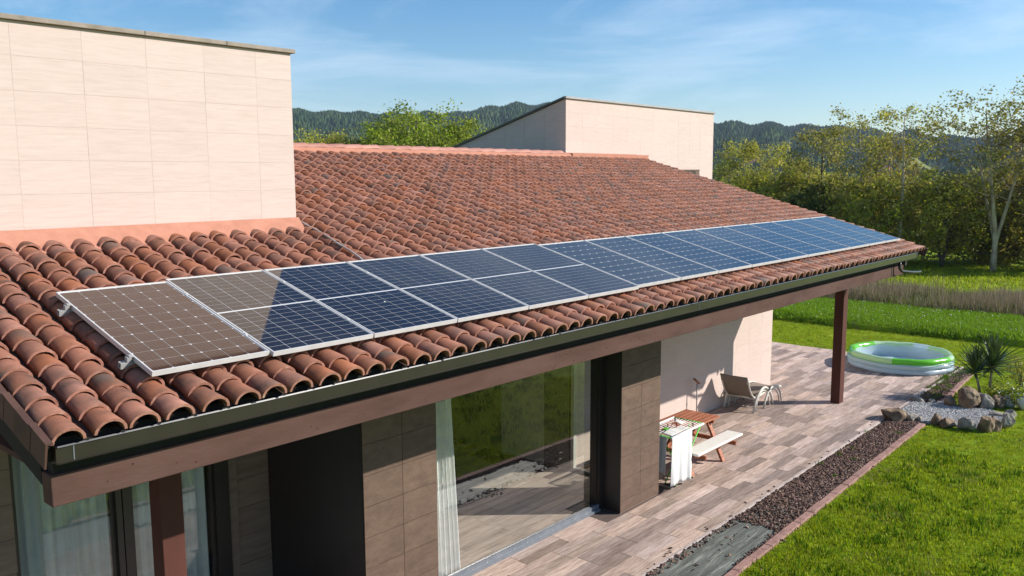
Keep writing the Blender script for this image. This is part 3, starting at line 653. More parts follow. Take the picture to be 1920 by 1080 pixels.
# mounting rails
for t, lab in ((.30, 'lower aluminium mounting rail sticking out at the left under the panels'), (1.38, 'upper aluminium mounting rail sticking out at the left under the panels')):
    p0 = Vector((0, .302, 3.398+.2837+.0132))+ux*t; nrm = Vector((0, -math.sin(PS), math.cos(PS)))
    r = empty('mounting_rail', (-.055, p0.y, p0.z), 0, lab, 'mounting rail'); r.rotation_euler = (PS, 0, 0)
    q = MB(); q.box(0, 16.2, -.022, -.018, -.085, -FT-.002); q.box(0, 16.2, .018, .022, -.085, -FT-.002); q.box(0, 16.2, -.018, .018, -.085, -.081); q.box(0, 16.2, -.018, -.006, -.045, -FT-.002); q.box(0, 16.2, .006, .018, -.045, -FT-.002)
    q.build('rail_profile', M_zinc, r)
    q = MB(); q.box(.045, .078, -.02, .02, -FT, -.004); q.box(.06, .09, -.02, .02, -.003, .002); q.tube([(.064, 0, -.003), (.064, 0, .012)], .006, 6); q.build('end_clamp', M_zinc, r)
    q = MB()
    for k in range(14): q.box(.3+k*1.2, .36+k*1.2, -.02, .02, -.15, -.086)
    q.build('rail_foot', M_alu, r)
# grey cable running down the tiles from the foot of the left tower
pts = [(3.44, 3.42, TB+.12), (3.46, 3.30, TB+.075), (3.50, 3.10, RZ(3.1)+.085), (3.46, 2.85, RZ(2.85)+.095), (3.43, 2.6, RZ(2.6)+.09), (3.40, 2.35, RZ(2.35)+.10), (3.36, 2.15, RZ(2.15)+.10), (3.30, 1.9, RZ(1.9)+.08)]
tag(MB().tube(pts, .011, 6).build('cable', M_cable, smooth=True), 'grey cable running down the roof tiles from the foot of the left tower', 'cable')

# ================================================================== GROUND, PATIO, BEDS
tag(MB().add([(-1500,-1500,-.10), (3500,-1500,-.10), (3500,3500,-.10), (-1500,3500,-.10)], [(0,1,2,3)]).build('ground', M_meadow), kind='structure')
# lawn: from behind the camera to the bank
def sheet(name, poly, z, m, th=.03, kind='structure'):
    return tag(MB().prism(poly, z-th, z).build(name, m), kind=kind)
def kerb_y(x): return -.74+.022*(x-6.9)
sheet('lawn', [(-30,-30), (25.8,-30), (25.8,12), (21.75,12), (21.75,.12), (18.2,-.45), (16.6,-.60), (-30,-.74-.022*36.9)], -.03, M_lawn, .03)
# raised bank with flowers beyond
bk = [(25.7,-30), (25.95,-30), (31.5,-30), (29.5,8), (28.5,16), (25.9,16), (25.7,12)]
mb = MB(); ys = np.linspace(-14, 16, 61); V = []; F = []
for y in ys:
    e = 25.75+.12*math.sin(y*1.1)+.06*math.sin(y*3.7)
    V += [(e, y, -.06), (e+.06, y, .12), (e+.5, y, .20), (29.6+.2*math.sin(y), y, .22), (33, y, .10), (36, y, -.06)]
for i in range(len(ys)-1):
    for k in range(5): F.append((i*6+k, i*6+k+1, i*6+k+7, i*6+k+6))
tag(MB().add(V, F).build('grass_bank', M_lawn, smooth=True), kind='structure')
sheet('patio_base', [(-6,.13), (17.2,.22), (21.68,.36), (21.70,5.6), (21.2,9), (16.56,9), (16.56,3.26), (-6,3.26)], -.014, M_base, .08)
# pavers
q = MB(); q.box(.004, .896, .0045, .1755, -.012, 0)
# a narrow worn bevel on each paver
pme = q.mesh('paver'); pme.materials.append(M_paver)
pave = []; patio = bpy.data.objects['patio_base']
rows = int((9-.15)/.18)
def ymin(x): return .15+.0085*max(0, x-8)
for r_ in range(rows):
    y = .15+r_*.18; x = -5.5-random.uniform(0, .9)
    while x < 21.7:
        xm = x+.45; ok = (y+.18 < 1.5) or (3.9 < xm < 7.5 and y+.18 < 1.78 and x > 3.8) or (x > 8.6 and y+.18 < 3.26) or (x > 15.6 and y > 3.2) or (x+.9 < 2.8 and y+.18 < 3.26)
        if ok and x+.9 < 21.8 and y > ymin(xm)-.09: pave.append((x, y))
        elif ok and x < 21.5 and y > ymin(xm)-.09: pave.append((x, y))
        x += .9
pave.sort(key=lambda s: (s[0] < 2.2, math.hypot(s[0]+2.7, s[1]+5.5)))
for k, (x, y) in enumerate(pave[:300]):
    o = inst(pme, 'paver', patio, (x, y, random.uniform(-.001, .0012)), scl=(min(1, (21.72-x)/.9), 1, 1))
j = joined('paver_field', [v.co[:] for v in pme.vertices], [tuple(p.vertices) for p in pme.polygons], [m44((x, y, random.uniform(-.001, .0012)), s=(min(1, (21.72-x)/.9), 1, 1)) for x, y in pave[300:]], M_paver, parent=patio); j['kind'] = 'stuff'
# light concrete edging of the patio
xs = list(np.arange(-6, 21.6, 1.2)); yedge = lambda x: .145+.0085*max(0, x-8)
for a in xs:
    b = min(a+1.2, 21.72); mb = MB(); mb.add([(a+.002, yedge(a)-.062, -.09), (b-.002, yedge(b)-.062, -.09), (b-.002, yedge(b)-.002, -.09), (a+.002, yedge(a)-.002, -.09), (a+.002, yedge(a)-.05, .002), (b-.002, yedge(b)-.05, .002), (b-.002, yedge(b)-.002, .002), (a+.002, yedge(a)-.002, .002)],
       [(0,3,2,1),(4,5,6,7),(0,1,5,4),(1,2,6,5),(2,3,7,6),(3,0,4,7)])
    o = mb.build('edging_strip', M_conc, patio, bevel=.004)
# planting bed soil, membrane, kerb
sheet('bed_soil', [(-30,-1.6), (6.9,-.66), (16.6,-.46), (16.9,.14), (-30,.11)], -.034, M_soil, .05)
sheet('bed_soil', [(17.05,.16), (16.95,-.46), (18.0,-.42), (21.4,-.1), (21.72,.30)], -.03, M_soil, .05)
kx = 2.0; ki = 0
kerb = empty('kerb', (10, -.7, 0), 0, 'low brick red kerb between the planting bed and the lawn', 'kerb')
while kx < 20.6:
    ln = .5 if kx < 16 else .45
    if 15.35 < kx < 16.95: kx += ln; continue
    y = kerb_y(kx) if kx < 16 else (-.42+.07*(kx-17))
    q = MB(); q.box(0, ln-.006, -.06, .06, -.10, .012); o = q.build('kerb_block', M_kerb, kerb, bevel=.008)
    o.location = (kx-10, y+.7+random.uniform(-.006,.006), random.uniform(-.006,.006)); o.rotation_euler = (random.uniform(-.02,.02), 0, .022 if kx < 16 else .07)
    kx += ln; ki += 1
# membrane: rippled sheet with a torn end
nx, ny = 150, 16; V = []; F = []
for i in range(nx+1):
    x = -8+i*(17.6)/nx
    for k in range(ny+1):
        t = k/ny; y = kerb_y(x)+.075+(t)*(.11-kerb_y(x)-.075)
        xx = x-.35*t*max(0, (x-6)/4)
        z = -.020+.0045*math.sin(y*34+.6*math.sin(x*1.3))+.004*math.sin(x*1.1+y*5)+.002*math.sin(x*5.7+y*23)
        V.append((xx, y, z))
for i in range(nx):
    for k in range(ny): a = i*(ny+1)+k; F.append((a, a+ny+1, a+ny+2, a+1))
tag(MB().add(V, F).build('weed_membrane', M_membrane, smooth=True), 'grey green weed membrane covering the near end of the planting bed', 'membrane', )
# bark chips
def chips(name, regions, m, szr, label, flat=.25, cat=None):
    pv = [(-.5,-.25,0), (.5,-.3,.02), (.4,.28,0), (-.45,.22,.05), (-.4,-.2,.35), (.42,-.22,.3), (.35,.2,.4), (-.38,.18,.33)]
    pf = [(0,3,2,1),(4,5,6,7),(0,1,5,4),(1,2,6,5),(2,3,7,6),(3,0,4,7)]
    ms = []
    for (n, fn) in regions:
        for _ in range(n):
            x, y, z = fn(); s = random.uniform(*szr)
            ms.append(m44((x, y, z), (random.uniform(-.5,.5), random.uniform(-.5,.5), random.uniform(0, 6.28)), (s, s*random.uniform(.5,1), s*random.uniform(.5,1.1))))
    return tag(joined(name, pv, pf, ms, m), kind='stuff')
def bed_pt(x0, x1, bias=None):
    def fn():
        x = random.uniform(x0, x1); t = random.random()
        if bias: t = bias(x, t)
        return x, kerb_y(x)+.08+t*(.09-kerb_y(x)-.08), -.022+random.uniform(0, .02)
    return fn
chips('bark_mulch', [(10500, bed_pt(9.45, 15.6)), (900, bed_pt(8.55, 9.5)), (420, bed_pt(2.5, 8.9, lambda x, t: 1-.16*random.random()**1.6)), (40, bed_pt(6, 9)), (90, bed_pt(7.2, 9.3, lambda x, t: .05*random.random())), (26, lambda: (random.uniform(5, 15.5), .14+abs(random.gauss(0, .06)), .001)), (24, lambda: (lambda x: (x, kerb_y(x)-.08-abs(random.gauss(0,.08)), .0))(random.uniform(7, 15.3))),
     (4800, lambda: (lambda x: (x, -.36+.06*(x-17.6)+random.random()*(.52-.06*(x-17.6)), -.02+random.uniform(0,.02)))(random.uniform(17.45, 20.9)))], M_chip, (.022, .062), '')
# gravel patch
gpoly = [(15.62,.13), (15.66,-.42), (15.72,-.9), (15.95,-1.55), (16.6,-1.85), (17.3,-1.7), (17.6,-1.35), (17.5,-.8), (17.4,-.3), (17.3,.14)]
sheet('gravel_bed', gpoly, -.015, M_gravelbase, .04)
def inpoly(x, y, P):
    c = False
    for i in range(len(P)):
        (xa, ya), (xb, yb) = P[i], P[i-1]
        if (ya > y) != (yb > y) and x < (xb-xa)*(y-ya)/(yb-ya)+xa: c = not c
    return c
def gpt():
    while True:
        x, y = random.uniform(15.6, 17.7), random.uniform(-1.9, .15)
        if inpoly(x, y, gpoly): return x, y, -.012+random.uniform(0, .012)
chips('white_gravel', [(8000, gpt)], M_gravel, (.016, .038), '')

# ------------------------------------------------------------------ grass
def blades(name, pts, h, wd, m, lean=.35, parent=None, tri=True):
    n = len(pts); a = np.random.rand(n)*2*PI; hh = h*(.5+np.random.rand(n)*.9); ww = wd*(.6+.8*np.random.rand(n))
    d = np.stack([np.cos(a), np.sin(a), 0*a], 1); l = np.random.rand(n)*2*PI; lm = lean*np.random.rand(n)*hh
    tip = pts+np.stack([np.cos(l)*lm, np.sin(l)*lm, hh], 1)
    V = np.empty((n, 3, 3)); V[:, 0] = pts-d*ww[:, None]/2; V[:, 1] = pts+d*ww[:, None]/2; V[:, 2] = tip
    return tag(npmesh(name, V.reshape(-1, 3), 3, m, attr=np.random.rand(n)), kind='stuff')
def clump(n, fn, k=7, r=.05):
    c = fn(n); P = np.repeat(c, k, 0); P[:, :2] += np.random.randn(len(P), 2)*r; return P
def frustum_ok(x, y, pad): return y > -5.489+.185*(x+2.7)-pad
def near_lawn(n):
    out = []
    while len(out) < n:
        x = np.random.uniform(5.5, 25.7, n*2)**1.0; y = np.random.uniform(-6.5, 9.5, n*2)
        keep = np.random.rand(n*2) < (9/(x+2.5))**1.1
        lawn = ((y < kerb_y(x)-.07) & (x < 15.5)) | ((x >= 15.5) & (x < 18) & (y < -1.15-.35*np.abs(x-16.5)*0-.55)) | ((x >= 17.7) & (x < 21.6) & (y < -.5+.07*(x-17))) | (x > 21.8)
        ok = keep & lawn & (y > -5.489+.185*(x+2.7)-1.6)
        out += list(zip(x[ok], y[ok]))
    o = np.array(out[:n]); return np.column_stack([o, np.full(n, -.035)])
blades('lawn_grass', clump(34000, near_lawn, 8, .03), .048, .0085, M_grass, .8)
def tufts(n):
    b = near_lawn(n); return b
M_tuft = mat('dark_tuft', [rgb(.06,.13,.006), rgb(.12,.22,.01)], rough=.9, scale=2, per=.3, transl=.3, spec=.02, soft=.4)
M_dry = mat('dry_lawn_patch', [rgb(.30,.25,.10), rgb(.45,.38,.18)], rough=.9, scale=2, per=.3, transl=.2, spec=.02, soft=.5)
blades('lawn_tuft', clump(600, tufts, 18, .045), .058, .009, M_tuft, .6)
def dryspots(n):
    c = near_lawn(26); i = np.random.randint(0, 26, n); p = c[i].copy(); p[:, 0] += np.random.randn(n)*.30; p[:, 1] += np.random.randn(n)*.13; return p[p[:, 1] < kerb_y(p[:, 0])-.10]
blades('dry_lawn_blade', clump(1500, dryspots, 7, .03), .045, .009, M_dry, 1.2)
def mtufts(n):
    x = np.random.uniform(-6, 14, n); y = -.95-np.random.rand(n)**1.3*11; return np.column_stack([x, y, np.full(n, -.035)])
blades('lawn_tuft', clump(900, mtufts, 22, .09), .10, .03, M_tuft, .6)
def mirror_lawn(n):
    x = np.random.uniform(-6, 14, n); y = -.95-np.random.rand(n)**1.3*11; return np.column_stack([x, y, np.full(n, -.035)])
blades('lawn_grass', clump(14000, mirror_lawn, 6, .06), .06, .018, M_grass, .8)
def bank(n):
    x = np.random.uniform(25.75, 30.2, n); y = np.random.uniform(-3, 11, n)
    z = np.interp(x, [25.75, 25.85, 26.3, 29.7, 33], [-.02, .12, .20, .22, .10]); return np.column_stack([x, y, z-.01])
bp_ = clump(12000, bank, 8, .05)
blades('bank_clover', bp_, .10, .03, M_grass2, .9)
fl_ = bank(800); fl_[:, 2] += .07+np.random.rand(800)*.06
fv = [(-.5,-.5,0), (.5,-.5,0), (.5,.5,.1), (-.5,.5,.1), (0,0,-.4)]
tag(joined('clover_flower', fv, [(0,1,2,3), (0,4,1), (1,4,2), (2,4,3), (3,4,0)], [m44(tuple(p), (random.uniform(-.5,.5), random.uniform(-.5,.5), random.random()*6), (.021,.021,.021)) for p in fl_], M_flower), kind='stuff')
# weeds in mulch bed
def weeds(n):
    x = np.random.uniform(17.6, 21.5, n); y = -.30+.06*(x-17.6)+np.random.rand(n)*.45; return np.column_stack([x, y, np.full(n, -.01)])
blades('bed_weed', clump(55, weeds, 20, .05), .06, .018, M_tuft, 1.2)
def weeds2(n):
    x = np.random.uniform(9.6, 15.4, n); y = kerb_y(x)+.15+np.random.rand(n)*.6; return np.column_stack([x, y, np.full(n, -.005)])
blades('bed_weed', clump(7, weeds2, 18, .03), .05, .015, M_tuft, 1.2)
# dry grass strip beyond the bank
def dry(n):
    y = np.random.uniform(-4, 13, n); x = 30.0+np.random.rand(n)**.8*4.6+.25*np.sin(y*1.3); return np.column_stack([x, y, np.full(n, .08)])
dp = clump(5200, dry, 9, .10); kp = (np.sin(dp[:,1]*1.9+dp[:,0]*.7)+np.sin(dp[:,1]*.83+1.3)+np.random.randn(len(dp))*.8) > -.55; dp = dp[kp]
blades('dry_grass', dp, .50, .024, M_straw, .5)
dp2 = clump(3000, dry, 9, .12); blades('dry_grass_undergrowth', dp2, .40, .035, M_leafd, .8)
def reeds(n):
    y = np.random.uniform(-3, 8, n); x = 30.4+np.random.rand(n)*2.5; return np.column_stack([x, y, np.full(n, .08)])
blades('tall_reed', clump(150, reeds, 7, .10), 1.0, .022, M_straw, .35)
def meadow(n):
    x = 34.5+np.random.rand(n)*16; y = np.random.uniform(-4, 26, n); return np.column_stack([x, y, np.full(n, -.10)])
blades('meadow_grass', clump(9000, meadow, 6, .12), .13, .05, M_grass, .9)

# ================================================================== VEGETATION
def rot_leaves(cent, size, n_each, spread, m, parent, name='crown', squash=1.0, up=.3):
    """leaf-sized quads in clumps round every centre"""
    c = np.repeat(np.asarray(cent), n_each, 0); n = len(c)
    off = np.random.randn(n, 3)*np.array([1, 1, .75])*spread*.55; c = c+off
    nr = np.random.randn(n, 3); nr[:, 2] = np.abs(nr[:, 2])+up; nr /= np.linalg.norm(nr, axis=1)[:, None]
    t = np.cross(nr, np.random.randn(n, 3)); t /= np.linalg.norm(t, axis=1)[:, None]; b = np.cross(nr, t)
    s = (size*(.6+.8*np.random.rand(n)))[:, None]
    V = np.empty((n, 4, 3)); V[:, 0] = c-t*s*.5; V[:, 1] = c-b*s*.36; V[:, 2] = c+t*s*.5; V[:, 3] = c+b*s*.36
    at = np.clip(np.repeat(np.random.rand(len(cent)), n_each)*.55+np.random.rand(n)*.45, 0, .999)
    return npmesh(name, V.reshape(-1, 3), 4, m, attr=at, parent=parent)
def tree(name, label, group, x, y, h, spread, seed, leaf, bark, stems=1, crown0=.3, nlimb=16, nleaf=34, lsize=.2, lspread=.45, shape='oval', lean=0, trunk_r=.14, fork=.0, z=-.1, twigs=4, density=1.0):
    rng = random.Random(seed); np.random.seed(seed)
    t = empty(name, (x, y, z), 0, label, 'tree', group); tr = MB(); cents = []
    for s in range(stems):
        a0 = rng.uniform(0, 6.28); fx = 0 if stems == 1 else math.cos(2*PI*s/stems+a0)*spread*.20; fy = 0 if stems == 1 else math.sin(2*PI*s/stems+a0)*spread*.20
        hs = h*(1 if s == 0 else rng.uniform(.8, .95)); P = []; nn = 9
        for k in range(nn+1):
            q = k/nn; br = max(0, (q-fork)/(1-fork)) if stems > 1 else q
            P.append(Vector((fx*br*1.2+lean*q*h+math.sin(q*5+a0)*.014*h*q, fy*br*1.2+math.cos(q*4+a0)*.014*h*q, q*hs)))
        tr.tube(P, [trunk_r*(1-.86*(k/nn))*(1 if s == 0 else .8) for k in range(nn+1)], 7)
        def at(q): k = min(int(q*nn), nn-1); return P[k].lerp(P[k+1], q*nn-k)
        for i in range(nlimb):
            q = crown0+(1-crown0)*((i+rng.random())/nlimb)*.97; p = at(q); a = i*2.399+rng.uniform(-.4,.4)
            u = (q-crown0)/(1-crown0)
            if shape == 'oval': wd = math.sin(PI*min(1, .18+.80*u))**.7
            elif shape == 'top': wd = .35+.65*math.sin(PI*min(.97, .05+u*.9))
            else: wd = 1-.75*u
            ln = spread*.5*wd*rng.uniform(.65, 1.1)+.2; up = rng.uniform(.35, .9)
            d = Vector((math.cos(a), math.sin(a), up*.9)).normalized()
            e = p+d*ln; mid = p.lerp(e, .5)+Vector((0, 0, -.06*ln)); r_ = max(.012, trunk_r*.34*(1-q*.7))
            tr.tube([p, mid, e], [r_, r_*.6, r_*.22], 5)
            for w_ in range(twigs):
                v = rng.uniform(.3, 1.0); b0 = p.lerp(mid, v*2) if v < .5 else mid.lerp(e, v*2-1)
                da = a+rng.uniform(-1.3, 1.3); e2 = b0+Vector((math.cos(da), math.sin(da), rng.uniform(.0, .9)))*ln*rng.uniform(.2, .42)
                tr.tube([b0, e2], [r_*.4, r_*.14], 4); cents.append(e2)
                if rng.random() < .6: cents.append(b0.lerp(e2, .5))
            cents.append(e)
        cents.append(P[-1]); cents.append(P[-1]+Vector((rng.uniform(-.3,.3), rng.uniform(-.3,.3), -.2)))
    cents = [c for c in cents if rng.random() < density]
    tr.build('trunk', bark, t, smooth=True)
    rot_leaves([tuple(c) for c in cents], lsize, nleaf, lspread, leaf, t)
    return t
G = 'trees beyond the meadow'
S_ = 'loose airy tree '
tree('tall_tree', 'tall forked pale trunked tree standing at the meadow edge beside the right border', G, 47.6, 5.15, 8.4, 6.2, 11, M_leaf, M_bark, stems=3, fork=.2, crown0=.42, nlimb=15, nleaf=22, lsize=.135, lspread=.40, trunk_r=.165, density=.8, shape='top')
tree('tall_tree', 'tall thin tree cut by the right border of the photo', G, 49.5, 3.2, 8.4, 5.0, 12, M_leafr, M_barkd, stems=2, fork=.2, crown0=.32, nlimb=14, nleaf=28, lsize=.14, lspread=.45, trunk_r=.18)
tree('tall_tree', 'slender straight tree with a white trunk left of the gap in the hills', G, 46.5, 9.6, 8.4, 4.4, 13, M_leafy, M_bark, stems=1, crown0=.36, nlimb=26, nleaf=22, lsize=.13, lspread=.38, trunk_r=.13, shape='top', density=.72)
tree('tall_tree', 'slender tree with two pale trunks behind the right end of the panels', G, 48.0, 12.2, 8.4, 4.8, 14, M_leaf, M_bark, stems=2, fork=.15, crown0=.36, nlimb=15, nleaf=22, lsize=.13, lspread=.38, trunk_r=.14, shape='top', density=.72)
tree('tall_tree', 'dark green tree with a thin trunk above the dark bush, behind the roof verge', G, 52, 16.3, 7.8, 4.8, 15, M_leaf, M_barkd, stems=1, crown0=.32, nlimb=24, nleaf=30, lsize=.14, lspread=.45, trunk_r=.15, density=.8)
tree('tall_tree', 'yellowish tree second from the right tower', G, 54, 19.6, 7.0, 4.4, 16, M_leafy, M_bark, stems=2, fork=.2, crown0=.2, nlimb=16, nleaf=28, lsize=.14, lspread=.45, trunk_r=.13)
tree('tall_tree', 'yellow green tree touching the right edge of the far tower', G, 54, 22.3, 7.2, 4.4, 17, M_leafy, M_bark, stems=2, fork=.2, crown0=.2, nlimb=16, nleaf=28, lsize=.14, lspread=.45, trunk_r=.13)
tree('tall_tree', 'thin leaning tree between the two pale trunked trees', G, 50, 11.3, 6.8, 3.2, 18, M_leafr, M_bark, stems=1, crown0=.35, nlimb=18, nleaf=24, lsize=.14, lspread=.4, trunk_r=.10, lean=-.04)
tree('small_tree', 'round bushy yellow green tree at the meadow edge left of the forked tree', G, 48.5, 7.9, 4.4, 4.8, 19, M_leafy, M_barkd, stems=2, fork=.05, crown0=.12, nlimb=20, nleaf=44, lsize=.15, lspread=.5, trunk_r=.12)
tree('small_tree', 'low dark bush behind the roof verge, right of the far tower', G, 50, 16.0, 4.2, 3.0, 20, M_leafd, M_barkd, stems=2, crown0=.1, nlimb=16, nleaf=44, lsize=.2, lspread=.5, trunk_r=.1)
tree('small_tree', 'low bright green bush under the slender white trunk', G, 46.5, 10.6, 4.4, 4.2, 21, M_leafy, M_barkd, stems=2, crown0=.08, nlimb=16, nleaf=36, lsize=.18, lspread=.5, trunk_r=.09)
tree('small_tree', 'dark leafy tree behind the forked tree near the right border', G, 52.5, 5.6, 4.8, 5.0, 22, M_leaf, M_barkd, stems=2, crown0=.05, nlimb=20, nleaf=64, lsize=.22, lspread=.55, trunk_r=.1)
tree('small_tree', 'olive green bush between the slender trees, behind the solar panels', G, 50, 13.6, 4.8, 5.0, 23, M_leafy, M_barkd, stems=2, crown0=.05, nlimb=18, nleaf=34, lsize=.16, lspread=.5, trunk_r=.09)
tree('small_tree', 'low yellow green bush at the foot of the trees beside the far tower', G, 52, 19.2, 4.6, 5.6, 24, M_leafy, M_barkd, stems=2, crown0=.05, nlimb=18, nleaf=38, lsize=.2, lspread=.5, trunk_r=.09)
tree('small_tree', 'low bush on the right border, in the shade behind the forked trunk', G, 49.5, 2.6, 4.4, 4.2, 25, M_leaf, M_barkd, stems=2, crown0=.05, nlimb=16, nleaf=34, lsize=.16, lspread=.5, trunk_r=.09)
# left group, between the towers
G2 = 'trees behind the roof between the towers'
tree('round_tree', 'large bright green tree rising over the roof ridge between the towers', G2, 38.0, 41.0, 9.2, 8.0, 31, M_leafb, M_barkd, stems=3, fork=.1, crown0=.15, nlimb=26, nleaf=46, lsize=.18, lspread=.7, trunk_r=.2)
tree('round_tree', 'bright green tree just left of the sloping tower wall', G2, 41.4, 38.3, 8.7, 5.4, 32, M_leafb, M_barkd, stems=2, fork=.1, crown0=.2, nlimb=24, nleaf=34, lsize=.16, lspread=.65, trunk_r=.17)
tree('round_tree', 'low green tree whose top shows against the sloping tower wall', G2, 44.3, 36.9, 7.6, 3.6, 35, M_leafb, M_barkd, stems=2, fork=.1, crown0=.2, nlimb=20, nleaf=36, lsize=.2, lspread=.6, trunk_r=.15)
tree('round_tree', 'low yellowish tree over the ridge next to the left tower', G2, 35.6, 46.2, 7.7, 5.6, 33, M_leafy, M_barkd, stems=2, fork=.1, crown0=.3, nlimb=20, nleaf=34, lsize=.16, lspread=.6, trunk_r=.14)
tree('round_tree', 'low olive tree over the ridge, second from the left tower', G2, 37.3, 45.0, 7.6, 4.8, 34, M_leaf, M_barkd, stems=2, fork=.1, crown0=.3, nlimb=20, nleaf=34, lsize=.16, lspread=.6, trunk_r=.14)
np.random.seed(77); random.seed(77)
# woodland masses in the middle distance (nobody could count them)
def wood(name, n, fn, m, ls, per):
    cs = []
    for _ in range(n):
        x, y, r_ = fn(); k = per
        u = np.random.randn(k, 3); u /= np.linalg.norm(u, axis=1)[:, None]; u[:, 2] = np.abs(u[:, 2])
        cs.append(np.array([x, y, -.1])+u*np.array([r_*.6, r_*.6, r_])*(.75+.3*np.random.rand(k, 1)))
    cs = np.vstack(cs); return tag(rot_leaves(cs, ls, 2, ls*1.2, m, None, name), kind='stuff')
def band(a0, a1, r0_, r1_, h0, h1):
    def fn():
        a = R(random.uniform(a0, a1)); r_ = random.uniform(r0_, r1_); return -2.7+math.cos(a)*r_, -5.5+math.sin(a)*r_, random.uniform(h0, h1)
    return fn
wood('undergrowth', 34, band(8, 29, 55, 66, 1.2, 2.6), M_leafy, .26, 260)
wood('dark_undergrowth', 20, band(7, 29, 58, 70, 1.4, 2.6), M_leafd, .3, 240)
wood('woodland', 90, band(6, 32, 75, 150, 2.0, 3.8), M_leafd, .6, 170)
wood('woodland', 60, band(6, 32, 80, 170, 2.0, 4.2), M_leaf, .6, 170)
wood('woodland', 110, band(4, 60, 200, 400, 3, 6), M_leafd, 1.3, 130)
wood('woodland', 50, band(4, 60, 200, 400, 3, 6), M_leaf, 1.3, 130)

# ------------------------------------------------------------------ hills
az = [-10, 8, 12, 14.5, 17, 21, 24, 28, 33, 37, 39, 42.5, 45, 48, 50.5, 54, 56, 60, 75, 100]
el = [56, 60, 60, 62, 70, 88, 92, 96, 112, 130, 137, 137, 122, 118, 120, 125, 125, 118, 100, 80]   # height of the skyline in pixels above the horizon (for 1604 px focal length)
el = [e*.90 for e in el]
def hill_h(a, r_):
    e = np.interp(a, az, el)/1604.0; H_ = e*1350
    t = np.clip((r_-430)/(1350-430), 0, 1); s = t*t*(3-2*t)
    bumps = 9*np.sin(a*.9+r_*.008)*np.sin(r_*.011+a*.31)*s*(1-s)*3+5*np.sin(a*2.3+1)*s*(1-s)*3
    f = H_*s+bumps+2.0*np.sin(a*3.1)*s
    return np.where(r_ > 1350, H_-(r_-1350)*.05, f)-.2
aa = np.linspace(-12, 102, 150); rs = np.concatenate([np.linspace(380, 1500, 46), [1900, 2400]]); V = []; F = []
for a in aa:
    for r_ in rs: V.append((-2.7+math.cos(R(a))*r_, -5.5+math.sin(R(a))*r_, float(hill_h(a, r_))-(.5 if r_ < 400 else 0)))
nr_ = len(rs)
for i in range(len(aa)-1):
    for k in range(nr_-1): q = i*nr_+k; F.append((q, q+1, q+nr_+1, q+nr_))
tag(MB().add(V, F).build('hills', M_hill, smooth=True), kind='structure')
# conifers on the hills
n = 32000; a = np.random.uniform(3, 62, n); r_ = np.sqrt(np.random.uniform(470**2, 1420**2, n)); hh = hill_h(a, r_)
patch = np.sin(a*.8+2)*np.sin(r_*.006+a*.2)+.4*np.sin(a*2.9)
clear = ((a < 17.5) & (a > 14) & (r_ < 720) & (r_ > 560))
keep = ~clear; a, r_, hh = a[keep], r_[keep], hh[keep]
cv = [(0,0,1)]+[(math.cos(k*PI/2.5)*.30, math.sin(k*PI/2.5)*.30, .10) for k in range(5)]+[(math.cos(k*PI/2.5+.5)*.17, math.sin(k*PI/2.5+.5)*.17, .58) for k in range(5)]
cf = []
for k in range(5): cf += [(0, 6+k, 6+(k+1) % 5), (6+k, 1+k, 1+(k+1) % 5), (6+k, 1+(k+1) % 5, 6+(k+1) % 5)]
ms = np.zeros((len(a), 4, 4)); s = np.random.uniform(5, 8.5, len(a)); wd = s*np.random.uniform(.8, 1.5, len(a))
ms[:, 0, 0] = wd; ms[:, 1, 1] = wd; ms[:, 2, 2] = s; ms[:, 3, 3] = 1
ms[:, 0, 3] = -2.7+np.cos(np.radians(a))*r_; ms[:, 1, 3] = -5.5+np.sin(np.radians(a))*r_; ms[:, 2, 3] = hh-.8
tag(joined('conifer_wood', cv, cf, ms, M_forest), kind='stuff')
# fields on the far slopes and little farmhouses
M_field = mat('pale_field', [rgb(.12,.15,.04), rgb(.22,.23,.08)], rough=.95, scale=.02, detail=6, spec=.05)
M_roofr = mat('far_red_roof', [rgb(.32,.12,.07), rgb(.4,.16,.1)], rough=.8); M_wht = mat('far_white_wall', [rgb(.6,.58,.52), rgb(.66,.64,.6)], rough=.8)
def patchf(a0, a1, r0_, r1_, zo=.7):
    V = []; F = []; na, nr = 14, 8
    for i in range(na+1):
        for k in range(nr+1):
            A = a0+(a1-a0)*i/na; Q = r0_+(r1_-r0_)*k/nr; V.append((-2.7+math.cos(R(A))*Q, -5.5+math.sin(R(A))*Q, float(hill_h(A, Q))+zo))
    for i in range(na):
        for k in range(nr): q = i*(nr+1)+k; F.append((q, q+1, q+nr+2, q+nr+1))
    tag(MB().add(V, F).build('far_field', M_field, smooth=True), kind='structure')
patchf(14.2, 17.3, 565, 715); patchf(17, 24, 385, 455, .3)
def farmhouse(A, Q, s, label):
    x, y = -2.7+math.cos(R(A))*Q, -5.5+math.sin(R(A))*Q; z = float(hill_h(A, Q)) if Q > 430 else 0
    e = empty('farmhouse', (x, y, z), R(A+70), label, 'house')
    MB().box(-s, s, -s*.6, s*.6, -1, s*.7).build('wall', M_wht, e)
    mb = MB(); mb.xprism([(-s*.75, s*.68), (0, s*1.15), (s*.75, s*.68)], -s*1.1, s*1.1); mb.build('roof', M_roofr, e)
    mb = MB()
    for k in (-.5, .1, .6): mb.box(s*k, s*k+s*.15, -s*.6-.05, -s*.6-.01, s*.15, s*.4)
    mb.build('window', M_dark, e)
farmhouse(18.3, 600, 5.5, 'far white farmhouse with red roof between the slender trees')
farmhouse(25.6, 640, 6, 'far farmhouse with red roof on the hillside right of the far tower')
farmhouse(53.8, 520, 5, 'far farmhouse with red roof just over the ridge near the left tower')

